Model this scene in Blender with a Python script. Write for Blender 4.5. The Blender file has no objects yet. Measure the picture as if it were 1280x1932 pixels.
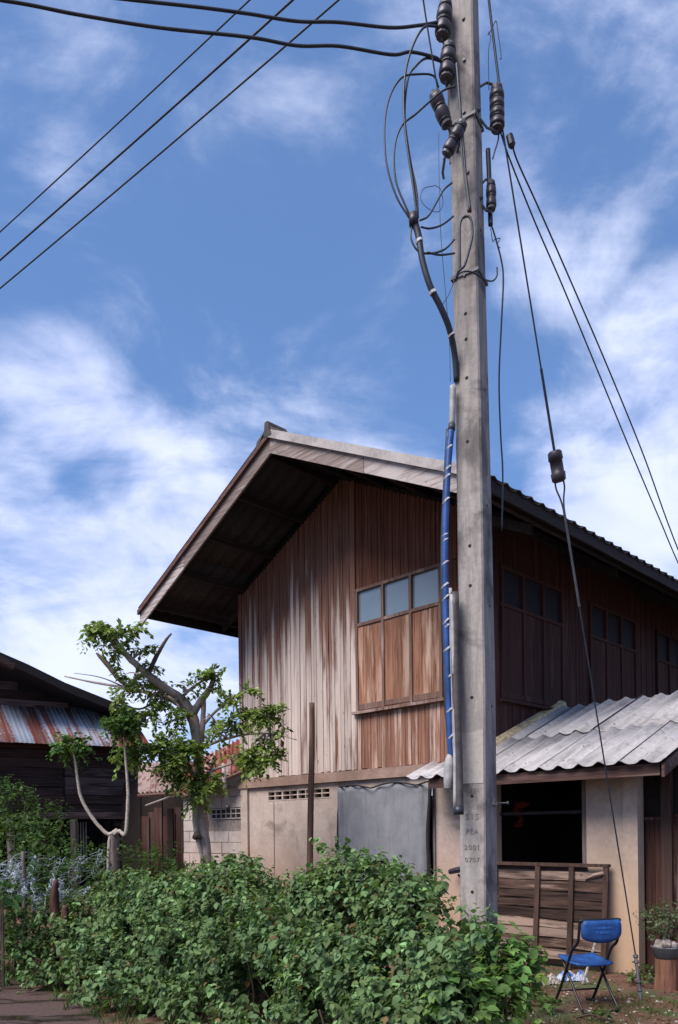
import bpy, math, random
import numpy as np
from mathutils import Vector, Matrix
random.seed(7); rng = np.random.default_rng(7)
R = math.radians
S = bpy.context.scene
COL = S.collection

# ------------------------------------------------------------------ camera
F, U0, V0, ROLL, EYE = 1450.0, 640.0, 1565.0, 0.012, 1.6
cd = bpy.data.cameras.new('camera'); cam = bpy.data.objects.new('camera', cd); COL.objects.link(cam)
cd.sensor_width = 36.0; cd.sensor_fit = 'AUTO'
cd.lens = F / 1932 * 36.0
cd.shift_y = (V0 - 966) / 1932
cd.clip_end = 3000
cam.matrix_world = Matrix.Translation((0, 0, EYE)) @ Matrix.Rotation(math.pi / 2, 4, 'X') @ Matrix.Rotation(-ROLL, 4, 'Z')
S.camera = cam
CR, SR = math.cos(ROLL), math.sin(ROLL)
def ray(u, v):
    a, b = (u - U0) / F, (V0 - v) / F
    return Vector((a * CR + b * SR, 1.0, -a * SR + b * CR))
def px(u, v, D):                      # a photograph pixel at D metres into the scene
    return ray(u, v) * D + Vector((0, 0, EYE))
def pxz(u, v, z):                     # a pixel on the level z
    r = ray(u, v); return r * ((z - EYE) / r.z) + Vector((0, 0, EYE))

# ------------------------------------------------------------------ light
SUN = Vector((-0.56, -0.48, 0.94)).normalized()
S.view_settings.view_transform = 'Standard'; S.view_settings.look = 'None'
S.view_settings.exposure = 0.6; S.view_settings.gamma = 1.0
S.render.engine = 'CYCLES'
S.cycles.max_bounces = 6; S.cycles.diffuse_bounces = 3; S.cycles.transmission_bounces = 4; S.cycles.transparent_max_bounces = 6
world = bpy.data.worlds.new('World'); S.world = world; world.use_nodes = True

class NT:
    def __init__(s, tree): s.t = tree
    def n(s, typ, ins=None, **kw):
        nd = s.t.nodes.new(typ)
        for k, v in kw.items(): setattr(nd, k, v)
        for k, v in (ins or {}).items():
            if hasattr(v, 'is_output'): s.t.links.new(v, nd.inputs[k])
            else: nd.inputs[k].default_value = v
        return nd
    def math(s, op, a, b=None, c=None):
        ins = {0: a}
        if b is not None: ins[1] = b
        if c is not None: ins[2] = c
        return s.n('ShaderNodeMath', ins, operation=op).outputs[0]
    def mix(s, fac, a, b, blend='MIX'):
        nd = s.n('ShaderNodeMix', None, data_type='RGBA', blend_type=blend)
        for i, v in ((0, fac), (6, a), (7, b)):
            if hasattr(v, 'is_output'): s.t.links.new(v, nd.inputs[i])
            else:
                if i and len(v) == 3: v = (*v, 1)
                nd.inputs[i].default_value = v
        return nd.outputs[2]
    def step(s, x, lo, hi, a=0.0, b=1.0):
        return s.n('ShaderNodeMapRange', {0: x, 1: lo, 2: hi, 3: a, 4: b}, interpolation_type='SMOOTHSTEP').outputs[0]
    def noise(s, vec, scale, detail=4, rough=.55, dist=0.0):
        return s.n('ShaderNodeTexNoise', {'Vector': vec, 'Scale': scale, 'Detail': detail, 'Roughness': rough, 'Distortion': dist}).outputs['Fac']
    def vmath(s, op, a, b=None):
        ins = {0: a}
        if b is not None: ins[1] = b
        nd = s.n('ShaderNodeVectorMath', ins, operation=op)
        return nd.outputs['Value'] if op in ('DOT_PRODUCT', 'LENGTH') else nd.outputs[0]

def build_world():
    w = NT(world.node_tree)
    sky = w.n('ShaderNodeTexSky', sky_type='NISHITA', sun_disc=False)
    sky.sun_elevation = math.asin(SUN.z); sky.sun_rotation = math.atan2(SUN.x, SUN.y) % (2 * math.pi)
    sky.air_density = 1.0; sky.dust_density = 0.3; sky.ozone_density = 2.0
    hs = w.n('ShaderNodeHueSaturation', {'Saturation': 1.0, 'Value': 1.0, 'Color': sky.outputs[0]})
    d = w.n('ShaderNodeTexCoord').outputs['Generated']
    sp = w.n('ShaderNodeSeparateXYZ', {0: d})
    den = w.math('ADD', w.math('MAXIMUM', sp.outputs[2], 0.0), 0.30)
    proj = w.vmath('DIVIDE', d, w.n('ShaderNodeCombineXYZ', {0: den, 1: den, 2: den}).outputs[0])
    mp = w.n('ShaderNodeMapping', {'Vector': proj, 'Location': (3.1, 1.7, 0), 'Rotation': (0, 0, R(-24)), 'Scale': (0.9, 2.0, 1)}).outputs[0]
    wisp = w.noise(mp, 1.7, 9, .60, 1.3)
    puff = w.noise(w.n('ShaderNodeMapping', {'Vector': d, 'Rotation': (0, R(-20), 0), 'Scale': (.75, 1, 1.25)}).outputs[0], 6.0, 10, .60, .35)
    fine = w.noise(d, 2.6, 6, .55, .6)
    # cloud banks: direction, angular radius, weight (dense ones low in the sky, thin veils above)
    acc = None
    for u, v, r, k in ((95, 720, 90, .38), (170, 785, 90, .46), (235, 840, 85, .44), (300, 880, 80, .30), (540, 735, 110, .14), (700, 775, 120, .18), 
                       (40, 960, 110, .22), (290, 965, 90, .42), (400, 985, 70, .45), (60, 1080, 130, .26), (200, 1090, 140, .30), (150, 1200, 220, .26), (420, 1240, 150, .30),
                       (1000, 300, 90, .28), (1040, 400, 100, .34), (1090, 490, 100, .32), (1010, 560, 90, .30), 
                       (1240, 620, 90, .42), (1200, 720, 110, .40), (1090, 740, 80, .26), (1270, 800, 130, .40), (1110, 930, 90, .62), (1180, 1000, 120, .46), (1260, 960, 120, .40), 
                       (540, 200, 190, -.24), (350, 300, 140, -.12), (1200, 60, 170, .14), 
                       (620, 520, 300, -.10), (985, 650, 60, -.22), (1190, 400, 120, -.22), (170, 890, 55, -.18), (270, 920, 45, -.16), (1060, 690, 50, -.2)):
        b = ray(u, v).normalized()
        rr = (r / F) * b.y
        dp = w.vmath('DOT_PRODUCT', d, tuple(b))
        g = w.math('MULTIPLY', w.step(dp, math.cos(rr * 1.7), math.cos(rr * .15)), k)
        acc = g if acc is None else w.math('SMOOTH_MAX' if k > 0 else 'ADD', acc, g, .12 if k > 0 else None)
    low = w.step(sp.outputs[2], 0.62, 0.05, 0.0, 0.10)
    dens = w.math('ADD', w.math('ADD', w.math('MULTIPLY', w.math('SUBTRACT', wisp, .5), .75), w.math('MULTIPLY', w.math('SUBTRACT', puff, .5), 1.45)), w.math('MULTIPLY', w.math('SUBTRACT', fine, .5), .5))
    dens = w.math('ADD', dens, w.math('ADD', acc, low))
    mask = w.math('ADD', w.step(dens, -0.05, 0.66, .0, .95), .03)
    sg = w.n('ShaderNodeGamma', {0: hs.outputs[0], 1: .62}).outputs[0]
    skyc = w.vmath('MULTIPLY', sg, (0.086, 0.130, 0.200))
    cl = w.mix(w.step(puff, .3, .7), (.46, .52, .78), (.60, .65, .84))
    col = w.mix(mask, skyc, cl)
    bg = world.node_tree.nodes['Background']
    world.node_tree.links.new(col, bg.inputs[0]); bg.inputs[1].default_value = 1.0
    world.cycles.sampling_method = 'MANUAL'; world.cycles.sample_map_resolution = 512
build_world()
sl = bpy.data.lights.new('sun', 'SUN'); sl.energy = 4.2; sl.angle = R(36); sl.color = (1.0, .93, .86)
so = bpy.data.objects.new('sun', sl); COL.objects.link(so); so.rotation_euler = (-SUN).to_track_quat('-Z', 'Y').to_euler()

# ------------------------------------------------------------------ materials
def new_mat(name):
    m = bpy.data.materials.new(name); m.use_nodes = True
    nt = NT(m.node_tree); b = m.node_tree.nodes['Principled BSDF']
    return m, nt, b
def lk(nt, o, i): nt.t.links.new(o, i)
def bump(nt, b, h, strength=.4, dist=.01):
    lk(nt, nt.n('ShaderNodeBump', {'Height': h, 'Strength': strength, 'Distance': dist}).outputs[0], b.inputs['Normal'])
def plain(name, col, rough=.6, metal=0.0, var=.25, scale=14, spec=.3, bmp=.15):
    m, nt, b = new_mat(name)
    p = nt.n('ShaderNodeNewGeometry').outputs['Position']
    nz = nt.noise(p, scale, 5)
    f = nt.step(nz, .25, .75, 1 - var, 1 + var)
    c = nt.n('ShaderNodeCombineXYZ', {0: f, 1: f, 2: f}).outputs[0]
    lk(nt, nt.vmath('MULTIPLY', c, tuple(col)), b.inputs['Base Color'])
    b.inputs['Roughness'].default_value = rough; b.inputs['Metallic'].default_value = metal
    b.inputs['Specular IOR Level'].default_value = spec
    if bmp: bump(nt, b, nt.noise(p, scale * 6, 3), bmp, .004)
    return m
def wood(name, dark, mid, pale, grain=None, fine=42, paleness=.5, rough=.8, random_amt=.5, tone=.35, weather=None):
    """weathered timber; grain None = upright boards, else the level direction (radians) the grain runs along"""
    m, nt, b = new_mat(name)
    p = nt.n('ShaderNodeNewGeometry').outputs['Position']
    rnd = nt.n('ShaderNodeObjectInfo').outputs['Random']
    off = nt.n('ShaderNodeCombineXYZ', {0: nt.math('MULTIPLY', rnd, 37.0), 1: nt.math('MULTIPLY', rnd, 91.0), 2: nt.math('MULTIPLY', rnd, 53.0)}).outputs[0]
    q = nt.vmath('ADD', p, off)
    if grain is None:
        fs, ls = (fine, fine, 1.6), (5, 5, .9)
        q2 = nt.n('ShaderNodeMapping', {'Vector': q, 'Scale': fs}).outputs[0]
        q3 = nt.n('ShaderNodeMapping', {'Vector': q, 'Scale': ls}).outputs[0]
    else:
        q0 = nt.n('ShaderNodeMapping', {'Vector': q, 'Rotation': (0, 0, -grain)}).outputs[0]
        q2 = nt.n('ShaderNodeMapping', {'Vector': q0, 'Scale': (1.6, fine, fine)}).outputs[0]
        q3 = nt.n('ShaderNodeMapping', {'Vector': q0, 'Scale': (.9, 5, 5)}).outputs[0]
    g = nt.noise(q2, 1.0, 5, .65, .4)
    s = nt.noise(q3, 1.0, 4, .6, .2)
    c1 = nt.mix(nt.step(g, .30, .70), dark, mid)
    wv = nt.math('ADD', nt.math('MULTIPLY', s, 1.0), nt.math('MULTIPLY', nt.math('SUBTRACT', rnd, .5), random_amt))
    wv = nt.math('ADD', wv, nt.math('MULTIPLY', nt.math('SUBTRACT', g, .5), .5))
    if weather:                                     # rain and sun bleach the lower boards, brown tops also carry painted eave shade
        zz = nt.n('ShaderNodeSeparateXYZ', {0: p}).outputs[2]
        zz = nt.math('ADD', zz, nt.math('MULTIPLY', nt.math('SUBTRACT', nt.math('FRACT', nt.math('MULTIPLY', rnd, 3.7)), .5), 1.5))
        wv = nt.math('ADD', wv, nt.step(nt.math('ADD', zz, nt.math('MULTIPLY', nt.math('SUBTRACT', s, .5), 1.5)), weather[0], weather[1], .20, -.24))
    c1 = nt.mix(nt.step(g, .40, .30, 0, .8), c1, tuple(x * .5 for x in dark))
    c2 = nt.mix(nt.step(wv, .72 - paleness * .5, 1.0 - paleness * .5), c1, pale)
    c2 = nt.mix(nt.step(g, .42, .33, 0, .55), c2, dark)
    kn = nt.noise(nt.n('ShaderNodeMapping', {'Vector': q, 'Scale': (13, 13, 6) if grain is None else (6, 13, 13)}).outputs[0], 1.0, 2, .5)
    c2 = nt.mix(nt.step(kn, .70, .76, 0, .65), c2, tuple(x * .6 for x in dark))
    f = nt.math('ADD', 1 - tone / 2, nt.math('MULTIPLY', nt.math('FRACT', nt.math('MULTIPLY', rnd, 7.31)), tone))
    c3 = nt.vmath('MULTIPLY', c2, nt.n('ShaderNodeCombineXYZ', {0: f, 1: f, 2: f}).outputs[0])
    lk(nt, c3, b.inputs['Base Color']); b.inputs['Roughness'].default_value = rough; b.inputs['Specular IOR Level'].default_value = .2
    bump(nt, b, g, .5, .006)
    return m
def concrete(name, pale, dark, stain, scale=3.0, stain_amt=.5, streak=False, foot=None, rough=.85):
    m, nt, b = new_mat(name)
    p = nt.n('ShaderNodeNewGeometry').outputs['Position']
    rnd = nt.n('ShaderNodeObjectInfo').outputs['Random']
    q = nt.n('ShaderNodeMapping', {'Vector': p, 'Scale': (6, 6, .7) if streak else (1, 1, 1)}).outputs[0]
    a = nt.noise(q, scale, 6, .65, .4); bq = nt.noise(p, scale * 9, 5, .7); cq = nt.noise(p, scale * .55, 5, .6, .5)
    c = nt.mix(nt.step(a, .3, .7), dark, pale)
    c = nt.mix(nt.math('MULTIPLY', nt.step(cq, .50, .68), stain_amt), c, stain)
    c = nt.mix(nt.step(bq, .35, .75, .22, 0.0), c, (.06, .055, .05))
    if foot:                                       # earth splashed up the foot of the wall
        z = nt.n('ShaderNodeSeparateXYZ', {0: p}).outputs[2]
        zz = nt.math('ADD', z, nt.math('MULTIPLY', nt.math('SUBTRACT', cq, .5), 1.2))
        c = nt.mix(nt.step(zz, 1.9, .4, 0.0, .8), c, foot)
    f = nt.math('ADD', .93, nt.math('MULTIPLY', rnd, .14))
    c = nt.vmath('MULTIPLY', c, nt.n('ShaderNodeCombineXYZ', {0: f, 1: f, 2: f}).outputs[0])
    lk(nt, c, b.inputs['Base Color']); b.inputs['Roughness'].default_value = rough; b.inputs['Specular IOR Level'].default_value = .2
    bump(nt, b, bq, .35, .006)
    return m
def sheet_mat(name, pale, dark, rust=None, rust_amt=.5, metal=0.0, rough=.8, nscale=(9, .7, 1)):
    m, nt, b = new_mat(name)
    o = nt.n('ShaderNodeTexCoord').outputs['Object']
    rnd = nt.n('ShaderNodeObjectInfo').outputs['Random']
    off = nt.n('ShaderNodeCombineXYZ', {0: nt.math('MULTIPLY', rnd, 61.0), 1: nt.math('MULTIPLY', rnd, 17.0), 2: 0.0}).outputs[0]
    q = nt.vmath('ADD', o, off)
    st = nt.noise(nt.n('ShaderNodeMapping', {'Vector': q, 'Scale': nscale}).outputs[0], 1.0, 5, .6, .2)
    fi = nt.noise(q, 22, 5, .65)
    c = nt.mix(nt.step(fi, .3, .75), dark, pale)
    if rust:
        rr = nt.math('ADD', st, nt.math('MULTIPLY', nt.math('SUBTRACT', fi, .5), .35))
        k = nt.step(rr, .62 - rust_amt * .3, .72 - rust_amt * .3)
        c = nt.mix(k, c, rust)
        b.inputs['Metallic'].default_value = metal
        lk(nt, nt.step(k, 0, 1, rough, .9), b.inputs['Roughness'])
    else:
        c = nt.mix(nt.step(nt.math('ADD', st, nt.math('MULTIPLY', nt.math('SUBTRACT', fi, .5), .4)), .50, .70, 0, .65), c, tuple(x * .42 for x in dark)); b.inputs['Roughness'].default_value = rough
    if not rust:                                    # lichen and grime blotches
        c = nt.mix(nt.step(nt.noise(q, 6.5, 6, .7, .5), .54, .66, 0, .55), c, tuple(x * .5 for x in dark))
    f = nt.math('ADD', .82, nt.math('MULTIPLY', rnd, .30))
    c = nt.vmath('MULTIPLY', c, nt.n('ShaderNodeCombineXYZ', {0: f, 1: f, 2: f}).outputs[0])
    lk(nt, c, b.inputs['Base Color']); b.inputs['Specular IOR Level'].default_value = .25
    bump(nt, b, fi, .25, .004)
    return m
def leaf_mat(name, trans=.34, rough=.6):
    m, nt, b = new_mat(name)
    at = nt.n('ShaderNodeAttribute', attribute_name='tint').outputs['Color']
    oi = nt.n('ShaderNodeObjectInfo').outputs['Color']
    lk(nt, at, b.inputs['Base Color']); b.inputs['Roughness'].default_value = rough; b.inputs['Specular IOR Level'].default_value = .18
    tr = nt.n('ShaderNodeBsdfTranslucent', {'Color': nt.vmath('MULTIPLY', at, (1.15, 1.25, .6))})
    mx = nt.n('ShaderNodeMixShader', {0: trans, 1: b.outputs[0], 2: tr.outputs[0]})
    lk(nt, mx.outputs[0], m.node_tree.nodes['Material Output'].inputs[0])
    return m

M = {}
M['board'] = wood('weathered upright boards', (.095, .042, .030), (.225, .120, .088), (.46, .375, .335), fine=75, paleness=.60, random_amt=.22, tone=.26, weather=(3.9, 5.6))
M['board_mid'] = wood('half bleached boards', (.12, .050, .032), (.28, .145, .10), (.46, .325, .265), fine=75, paleness=.48, random_amt=.25, tone=.28)
M['frame'] = wood('window frame timber', (.10, .055, .042), (.19, .115, .09), (.32, .235, .205), fine=60, paleness=.4, tone=.2)
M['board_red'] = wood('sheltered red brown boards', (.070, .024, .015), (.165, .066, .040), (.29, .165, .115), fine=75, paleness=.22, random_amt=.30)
M['board_side'] = wood('shade dark side boards', (.028, .011, .010), (.052, .020, .017), (.085, .04, .034), paleness=.2)  # darkened board colours, the side wall's shade painted in
M['shutter'] = wood('shutter boards', (.14, .058, .035), (.30, .150, .095), (.44, .30, .225), paleness=.40, fine=30)
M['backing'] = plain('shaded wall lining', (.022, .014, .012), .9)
M['barge'] = wood('barge boards', (.13, .095, .085), (.25, .20, .185), (.38, .335, .325), grain=R(-45), paleness=.6)
M['verge'] = concrete('verge tiles', (.46, .42, .41), (.34, .31, .30), (.14, .12, .12), 3.5, .6)
M['joist'] = wood('roof timbers', (.018, .013, .013), (.032, .023, .023), (.05, .038, .037), grain=R(45), paleness=.25)  # dark soffit shade is put into this timber colour
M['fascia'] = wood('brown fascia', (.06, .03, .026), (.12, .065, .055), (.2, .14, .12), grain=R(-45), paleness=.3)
M['plank'] = wood('weathered planks', (.020, .011, .009), (.080, .046, .035), (.25, .175, .14), grain=R(-45), fine=24, paleness=.40, random_amt=.7, tone=.7)
M['batten'] = wood('panel battens', (.035, .02, .016), (.075, .042, .033), (.12, .08, .065), paleness=.2)
M['doorwood'] = wood('door boards', (.035, .014, .011), (.08, .035, .028), (.15, .09, .075), paleness=.32)
M['oldplank'] = wood('dark old planks', (.022, .013, .012), (.058, .036, .033), (.125, .09, .086), grain=R(33), fine=30, paleness=.3, random_amt=.6, tone=.6)
M['greypost'] = wood('grey timber', (.08, .06, .055), (.15, .12, .11), (.24, .20, .185), paleness=.5)
M['pole_post'] = wood('brown post', (.065, .036, .026), (.13, .078, .055), (.19, .13, .10), paleness=.3)
M['plaster'] = concrete('old plaster', (.57, .46, .40), (.46, .36, .305), (.20, .15, .125), 2.6, .8, foot=(.40, .25, .175))
M['plaster_warm'] = concrete('lean-to plaster', (.54, .42, .35), (.44, .335, .27), (.27, .19, .15), 1.8, .5, foot=(.42, .27, .17))
M['block'] = concrete('concrete block', (.47, .405, .375), (.36, .305, .285), (.22, .18, .17), 3.2, .4, foot=(.36, .25, .19))
M['mortar'] = plain('mortar', (.20, .165, .15), .95)
M['beam'] = concrete('beam', (.33, .225, .185), (.22, .135, .105), (.13, .07, .055), 2.5, .6)
M['pole'] = concrete('pole concrete', (.36, .325, .305), (.235, .21, .198), (.085, .077, .076), 4.2, .9, streak=True)
M['patch'] = concrete('pole patch', (.42, .38, .355), (.36, .325, .305), (.27, .245, .23), 4, .3)
M['ink'] = plain('ink', (.17, .15, .14), .95)
M['hole'] = plain('hole', (.02, .018, .017), .95)
M['fibre'] = sheet_mat('fibre cement sheet', (.44, .41, .415), (.30, .28, .28), nscale=(7, .8, 1))
M['fibre_dark'] = sheet_mat('shade dark fibre cement sheet', (.055, .049, .054), (.032, .028, .032))  # darkened copy of the pale sheet, under-eave shade painted into it
M['ridge'] = sheet_mat('weathered ridge tile', (.10, .088, .086), (.055, .048, .05))
M['tin'] = sheet_mat('rusting tin', (.50, .53, .59), (.40, .43, .48), (.25, .085, .06), .60, 0.0, .5, nscale=(3.6, .20, 1))
M['tin_red'] = sheet_mat('red tin', (.36, .27, .25), (.26, .16, .14), (.20, .05, .04), .85, 0.0, .7, nscale=(5, .4, 1))
M['fence_tin'] = sheet_mat('shade dark red tin', (.06, .034, .03), (.04, .022, .02), (.045, .017, .013), .7, 0.0, .8)  # red tin darkened, roof shade over the fence painted in
M['tin_brown'] = sheet_mat('brown tin', (.34, .26, .24), (.24, .17, .155), (.16, .085, .07), .55, 0.0, .8)
M['mortar_yellow'] = plain('yellowed flashing', (.42, .33, .20), .9, var=.4)
M['dark'] = plain('dark', (.018, .015, .016), .9)
M['black'] = plain('black rubber', (.016, .018, .026), .45, spec=.4)
M['cable'] = plain('cable sheath', (.020, .024, .036), .5, spec=.4)
M['galv'] = plain('galvanised', (.10, .10, .11), .6, .5)
M['porcelain'] = plain('brown porcelain', (.035, .028, .036), .42, spec=.35)
M['bluepipe'] = plain('blue conduit', (.016, .055, .19), .45, var=.45, scale=7, spec=.35)
M['greypipe'] = plain('grey conduit', (.30, .29, .29), .5)
M['darkpipe'] = plain('dark conduit', (.060, .050, .052), .5, var=.4)
M['white'] = plain('white tie', (.50, .50, .53), .7, var=.4, scale=40)
M['chairblue'] = plain('blue chair plastic', (.018, .078, .265), .55, var=.4, scale=9, spec=.35, bmp=0)
M['chairpaint'] = plain('faded print', (.035, .12, .36), .7)
M['frameblack'] = plain('black tube', (.014, .013, .014), .4, spec=.4)
def cloth_mat():
    m, nt, b = new_mat('grey cloth'); p = nt.n('ShaderNodeNewGeometry').outputs['Position']
    a = nt.noise(p, 3.0, 6, .65, .6); f = nt.noise(nt.n('ShaderNodeMapping', {'Vector': p, 'Scale': (9, 9, 1)}).outputs[0], 2.2, 5, .6); wv = nt.noise(p, 180, 2)
    c = nt.mix(nt.step(a, .3, .7), (.145, .148, .165), (.205, .207, .225)); c = nt.mix(nt.step(f, .52, .75, 0, .5), c, (.095, .092, .10)); c = nt.mix(nt.step(wv, .3, .7, 0, .25), c, (.22, .22, .24))
    lk(nt, c, b.inputs['Base Color']); b.inputs['Roughness'].default_value = .9; b.inputs['Specular IOR Level'].default_value = .1
    bump(nt, b, nt.math('ADD', a, f), .35, .015); return m
M['cloth'] = cloth_mat()
M['blackcloth'] = plain('black edging', (.02, .018, .022), .85)
M['bark'] = concrete('tree bark', (.44, .355, .31), (.29, .225, .195), (.12, .092, .08), 9, .7)
M['paletwig'] = plain('pale stem', (.32, .27, .23), .8, var=.35, scale=40)
M['drytwig'] = plain('dry twig', (.085, .06, .05), .85)
M['stem'] = plain('hedge stem', (.075, .055, .04), .85)
M['leaf'] = leaf_mat('leaf')
M['net'] = plain('torn net', (.33, .37, .41), .8)
M['rag_w'] = plain('rag', (.62, .65, .74), .7, bmp=0)
M['rag_b'] = plain('blue rag', (.06, .16, .50), .7, bmp=0)
M['red'] = plain('red cloth', (.30, .035, .022), .7)
M['stone'] = plain('pale stone', (.34, .29, .26), .85, var=.5, scale=30)
M['pot'] = plain('grey pot', (.13, .13, .14), .7)
M['stakewood'] = wood('split stake', (.035, .016, .013), (.09, .042, .032), (.20, .13, .11), paleness=.3, fine=30)
M['log'] = wood('log', (.13, .055, .035), (.24, .115, .075), (.34, .21, .155), paleness=.35, fine=30)
def glass_mat():
    m, nt, b = new_mat('window glass')
    p = nt.n('ShaderNodeNewGeometry').outputs['Position']
    c = nt.mix(nt.noise(p, 3.0, 4), (.12, .165, .20), (.17, .22, .26))
    lk(nt, c, b.inputs['Base Color']); b.inputs['Roughness'].default_value = .12; b.inputs['Specular IOR Level'].default_value = 1.0
    bump(nt, b, nt.noise(p, 6, 2), .05, .01)
    return m
M['glass'] = glass_mat()
M['glass_dark'] = plain('shade dimmed window glass', (.016, .014, .020), .6, spec=.1, bmp=0)  # glass darkened for the dark eave it would reflect
def ground_mat():
    m, nt, b = new_mat('red earth')
    p = nt.n('ShaderNodeNewGeometry').outputs['Position']
    a = nt.noise(p, .9, 6, .6, .3); d = nt.noise(p, 7, 6, .7); e = nt.noise(p, 45, 5, .7); g = nt.noise(p, 1.9, 5, .65, .6)
    c = nt.mix(nt.step(a, .3, .7), (.075, .033, .022), (.145, .064, .040))
    c = nt.mix(nt.step(d, .5, .72, 0, .6), c, (.23, .15, .115))
    c = nt.mix(nt.step(nt.math('ADD', g, nt.math('MULTIPLY', d, .3)), .62, .78, 0, .8), c, (.055, .085, .026))
    lk(nt, c, b.inputs['Base Color']); b.inputs['Roughness'].default_value = .9
    bump(nt, b, nt.math('ADD', d, nt.math('MULTIPLY', e, .5)), .8, .03)
    return m
M['ground'] = ground_mat()
def road_mat():
    m, nt, b = new_mat('wet laterite road')
    p = nt.n('ShaderNodeNewGeometry').outputs['Position']
    q = nt.n('ShaderNodeMapping', {'Vector': p, 'Rotation': (0, 0, R(39)), 'Scale': (.6, 2.2, 1)}).outputs[0]
    a = nt.noise(q, 1.6, 6, .6, .4); d = nt.noise(p, 30, 5, .7)
    wet = nt.step(a, .50, .62)
    c = nt.mix(nt.step(d, .3, .7), (.045, .024, .020), (.085, .048, .040))
    c = nt.mix(wet, c, (.024, .015, .014))
    lk(nt, c, b.inputs['Base Color']); lk(nt, nt.step(wet, 0, 1, .75, .12), b.inputs['Roughness'])
    bump(nt, b, nt.math('MULTIPLY', d, nt.step(wet, 1, 0)), .5, .02)
    return m
M['road'] = road_mat()

# ------------------------------------------------------------------ mesh helpers
class MB:
    def __init__(s): s.v = []; s.f = []
    def add(s, vs, fs):
        o = len(s.v); s.v += [tuple(x) for x in vs]; s.f += [tuple(i + o for i in f) for f in fs]; return s
    def box(s, x0, x1, y0, y1, z0, z1):
        return s.add([(x0, y0, z0), (x1, y0, z0), (x1, y1, z0), (x0, y1, z0), (x0, y0, z1), (x1, y0, z1), (x1, y1, z1), (x0, y1, z1)],
                     [(0, 3, 2, 1), (4, 5, 6, 7), (0, 1, 5, 4), (1, 2, 6, 5), (2, 3, 7, 6), (3, 0, 4, 7)])
    def hexa(s, p):                                   # eight corners, bottom ring then top ring
        return s.add(p, [(0, 3, 2, 1), (4, 5, 6, 7), (0, 1, 5, 4), (1, 2, 6, 5), (2, 3, 7, 6), (3, 0, 4, 7)])
    def prism(s, poly, vec):
        n = len(poly); vec = Vector(vec)
        vs = [Vector(p) for p in poly]; vs += [p + vec for p in vs]
        return s.add(vs, [tuple(range(n))[::-1], tuple(range(n, 2 * n))] + [(i, (i + 1) % n, n + (i + 1) % n, n + i) for i in range(n)])
    def tube(s, pts, rad, n=8, cap=True, jit=0.0):
        pts = [Vector(p) for p in pts]
        if not hasattr(rad, '__len__'): rad = [rad] * len(pts)
        rings = []; side = None
        for i, p in enumerate(pts):
            t = (pts[min(i + 1, len(pts) - 1)] - pts[max(i - 1, 0)])
            t = t.normalized() if t.length > 1e-9 else Vector((0, 0, 1))
            if side is None: side = t.cross(Vector((0, 0, 1)) if abs(t.z) < .9 else Vector((1, 0, 0))).normalized()
            side = (side - t * side.dot(t)).normalized(); up = t.cross(side)
            rings.append([p + (side * math.cos(2 * math.pi * k / n) + up * math.sin(2 * math.pi * k / n)) * rad[i] * (1 + jit * (random.random() - .5)) for k in range(n)])
        vs = [q for r in rings for q in r]; fs = []
        for i in range(len(pts) - 1):
            for k in range(n): fs.append((i * n + k, i * n + (k + 1) % n, (i + 1) * n + (k + 1) % n, (i + 1) * n + k))
        if cap: fs += [tuple(range(n))[::-1], tuple(range((len(pts) - 1) * n, len(pts) * n))]
        return s.add(vs, fs)
    def lathe(s, prof, c=(0, 0, 0), n=16, axis=(0, 0, 1)):
        q = Vector((0, 0, 1)).rotation_difference(Vector(axis).normalized()); c = Vector(c)
        vs = [c + q @ Vector((r * math.cos(2 * math.pi * k / n), r * math.sin(2 * math.pi * k / n), z)) for r, z in prof for k in range(n)]
        fs = [(i * n + k, i * n + (k + 1) % n, (i + 1) * n + (k + 1) % n, (i + 1) * n + k) for i in range(len(prof) - 1) for k in range(n)]
        fs += [tuple(range(n))[::-1], tuple(range((len(prof) - 1) * n, len(prof) * n))]
        return s.add(vs, fs)
    def mesh(s, name, mat, smooth=False):
        me = bpy.data.meshes.new(name); me.from_pydata(s.v, [], s.f); me.materials.append(M[mat] if isinstance(mat, str) else mat)
        if smooth:
            me.polygons.foreach_set('use_smooth', [True] * len(me.polygons))
        me.update(); return me
    def build(s, name, mat, parent=None, smooth=False):
        return obj(name, s.mesh(name, mat, smooth), parent)
def obj(name, me, parent=None):
    o = bpy.data.objects.new(name, me); COL.objects.link(o)
    if parent is not None: o.parent = parent
    return o
def tag(o, label, cat, group=None):
    o['label'] = label; o['category'] = cat
    if group: o['group'] = group
    return o
def empty(name, loc=(0, 0, 0), rz=0.0):
    o = bpy.data.objects.new(name, None); COL.objects.link(o); o.location = loc; o.rotation_euler = (0, 0, rz); o.empty_display_size = .2
    return o
def struct(o): o['kind'] = 'structure'; return o
def stuff(o): o['kind'] = 'stuff'; return o
_unit = {}
def piece(name, mat, parent, lo, hi, rot=None):
    """a box-shaped piece between two corners; alike pieces share one unit mesh"""
    k = (name, mat)
    if k not in _unit: _unit[k] = MB().box(-.5, .5, -.5, .5, -.5, .5).mesh(name, mat)
    o = obj(name, _unit[k], parent)
    o.location = [(a + b) / 2 for a, b in zip(lo, hi)]; o.scale = [max(abs(b - a), 1e-4) for a, b in zip(lo, hi)]
    if rot: o.rotation_euler = rot
    return o
def smooth_path(pts, n=6):
    P = [Vector(p) for p in pts]
    if len(P) < 3: return P
    P = [P[0] * 2 - P[1]] + P + [P[-1] * 2 - P[-2]]; out = []
    for i in range(1, len(P) - 2):
        a, b, c, d = P[i - 1:i + 3]
        for k in range(n):
            t = k / n
            out.append(.5 * ((2 * b) + (c - a) * t + (2 * a - 5 * b + 4 * c - d) * t * t + (3 * b - a - 3 * c + d) * t ** 3))
    return out + [P[-2]]
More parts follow.
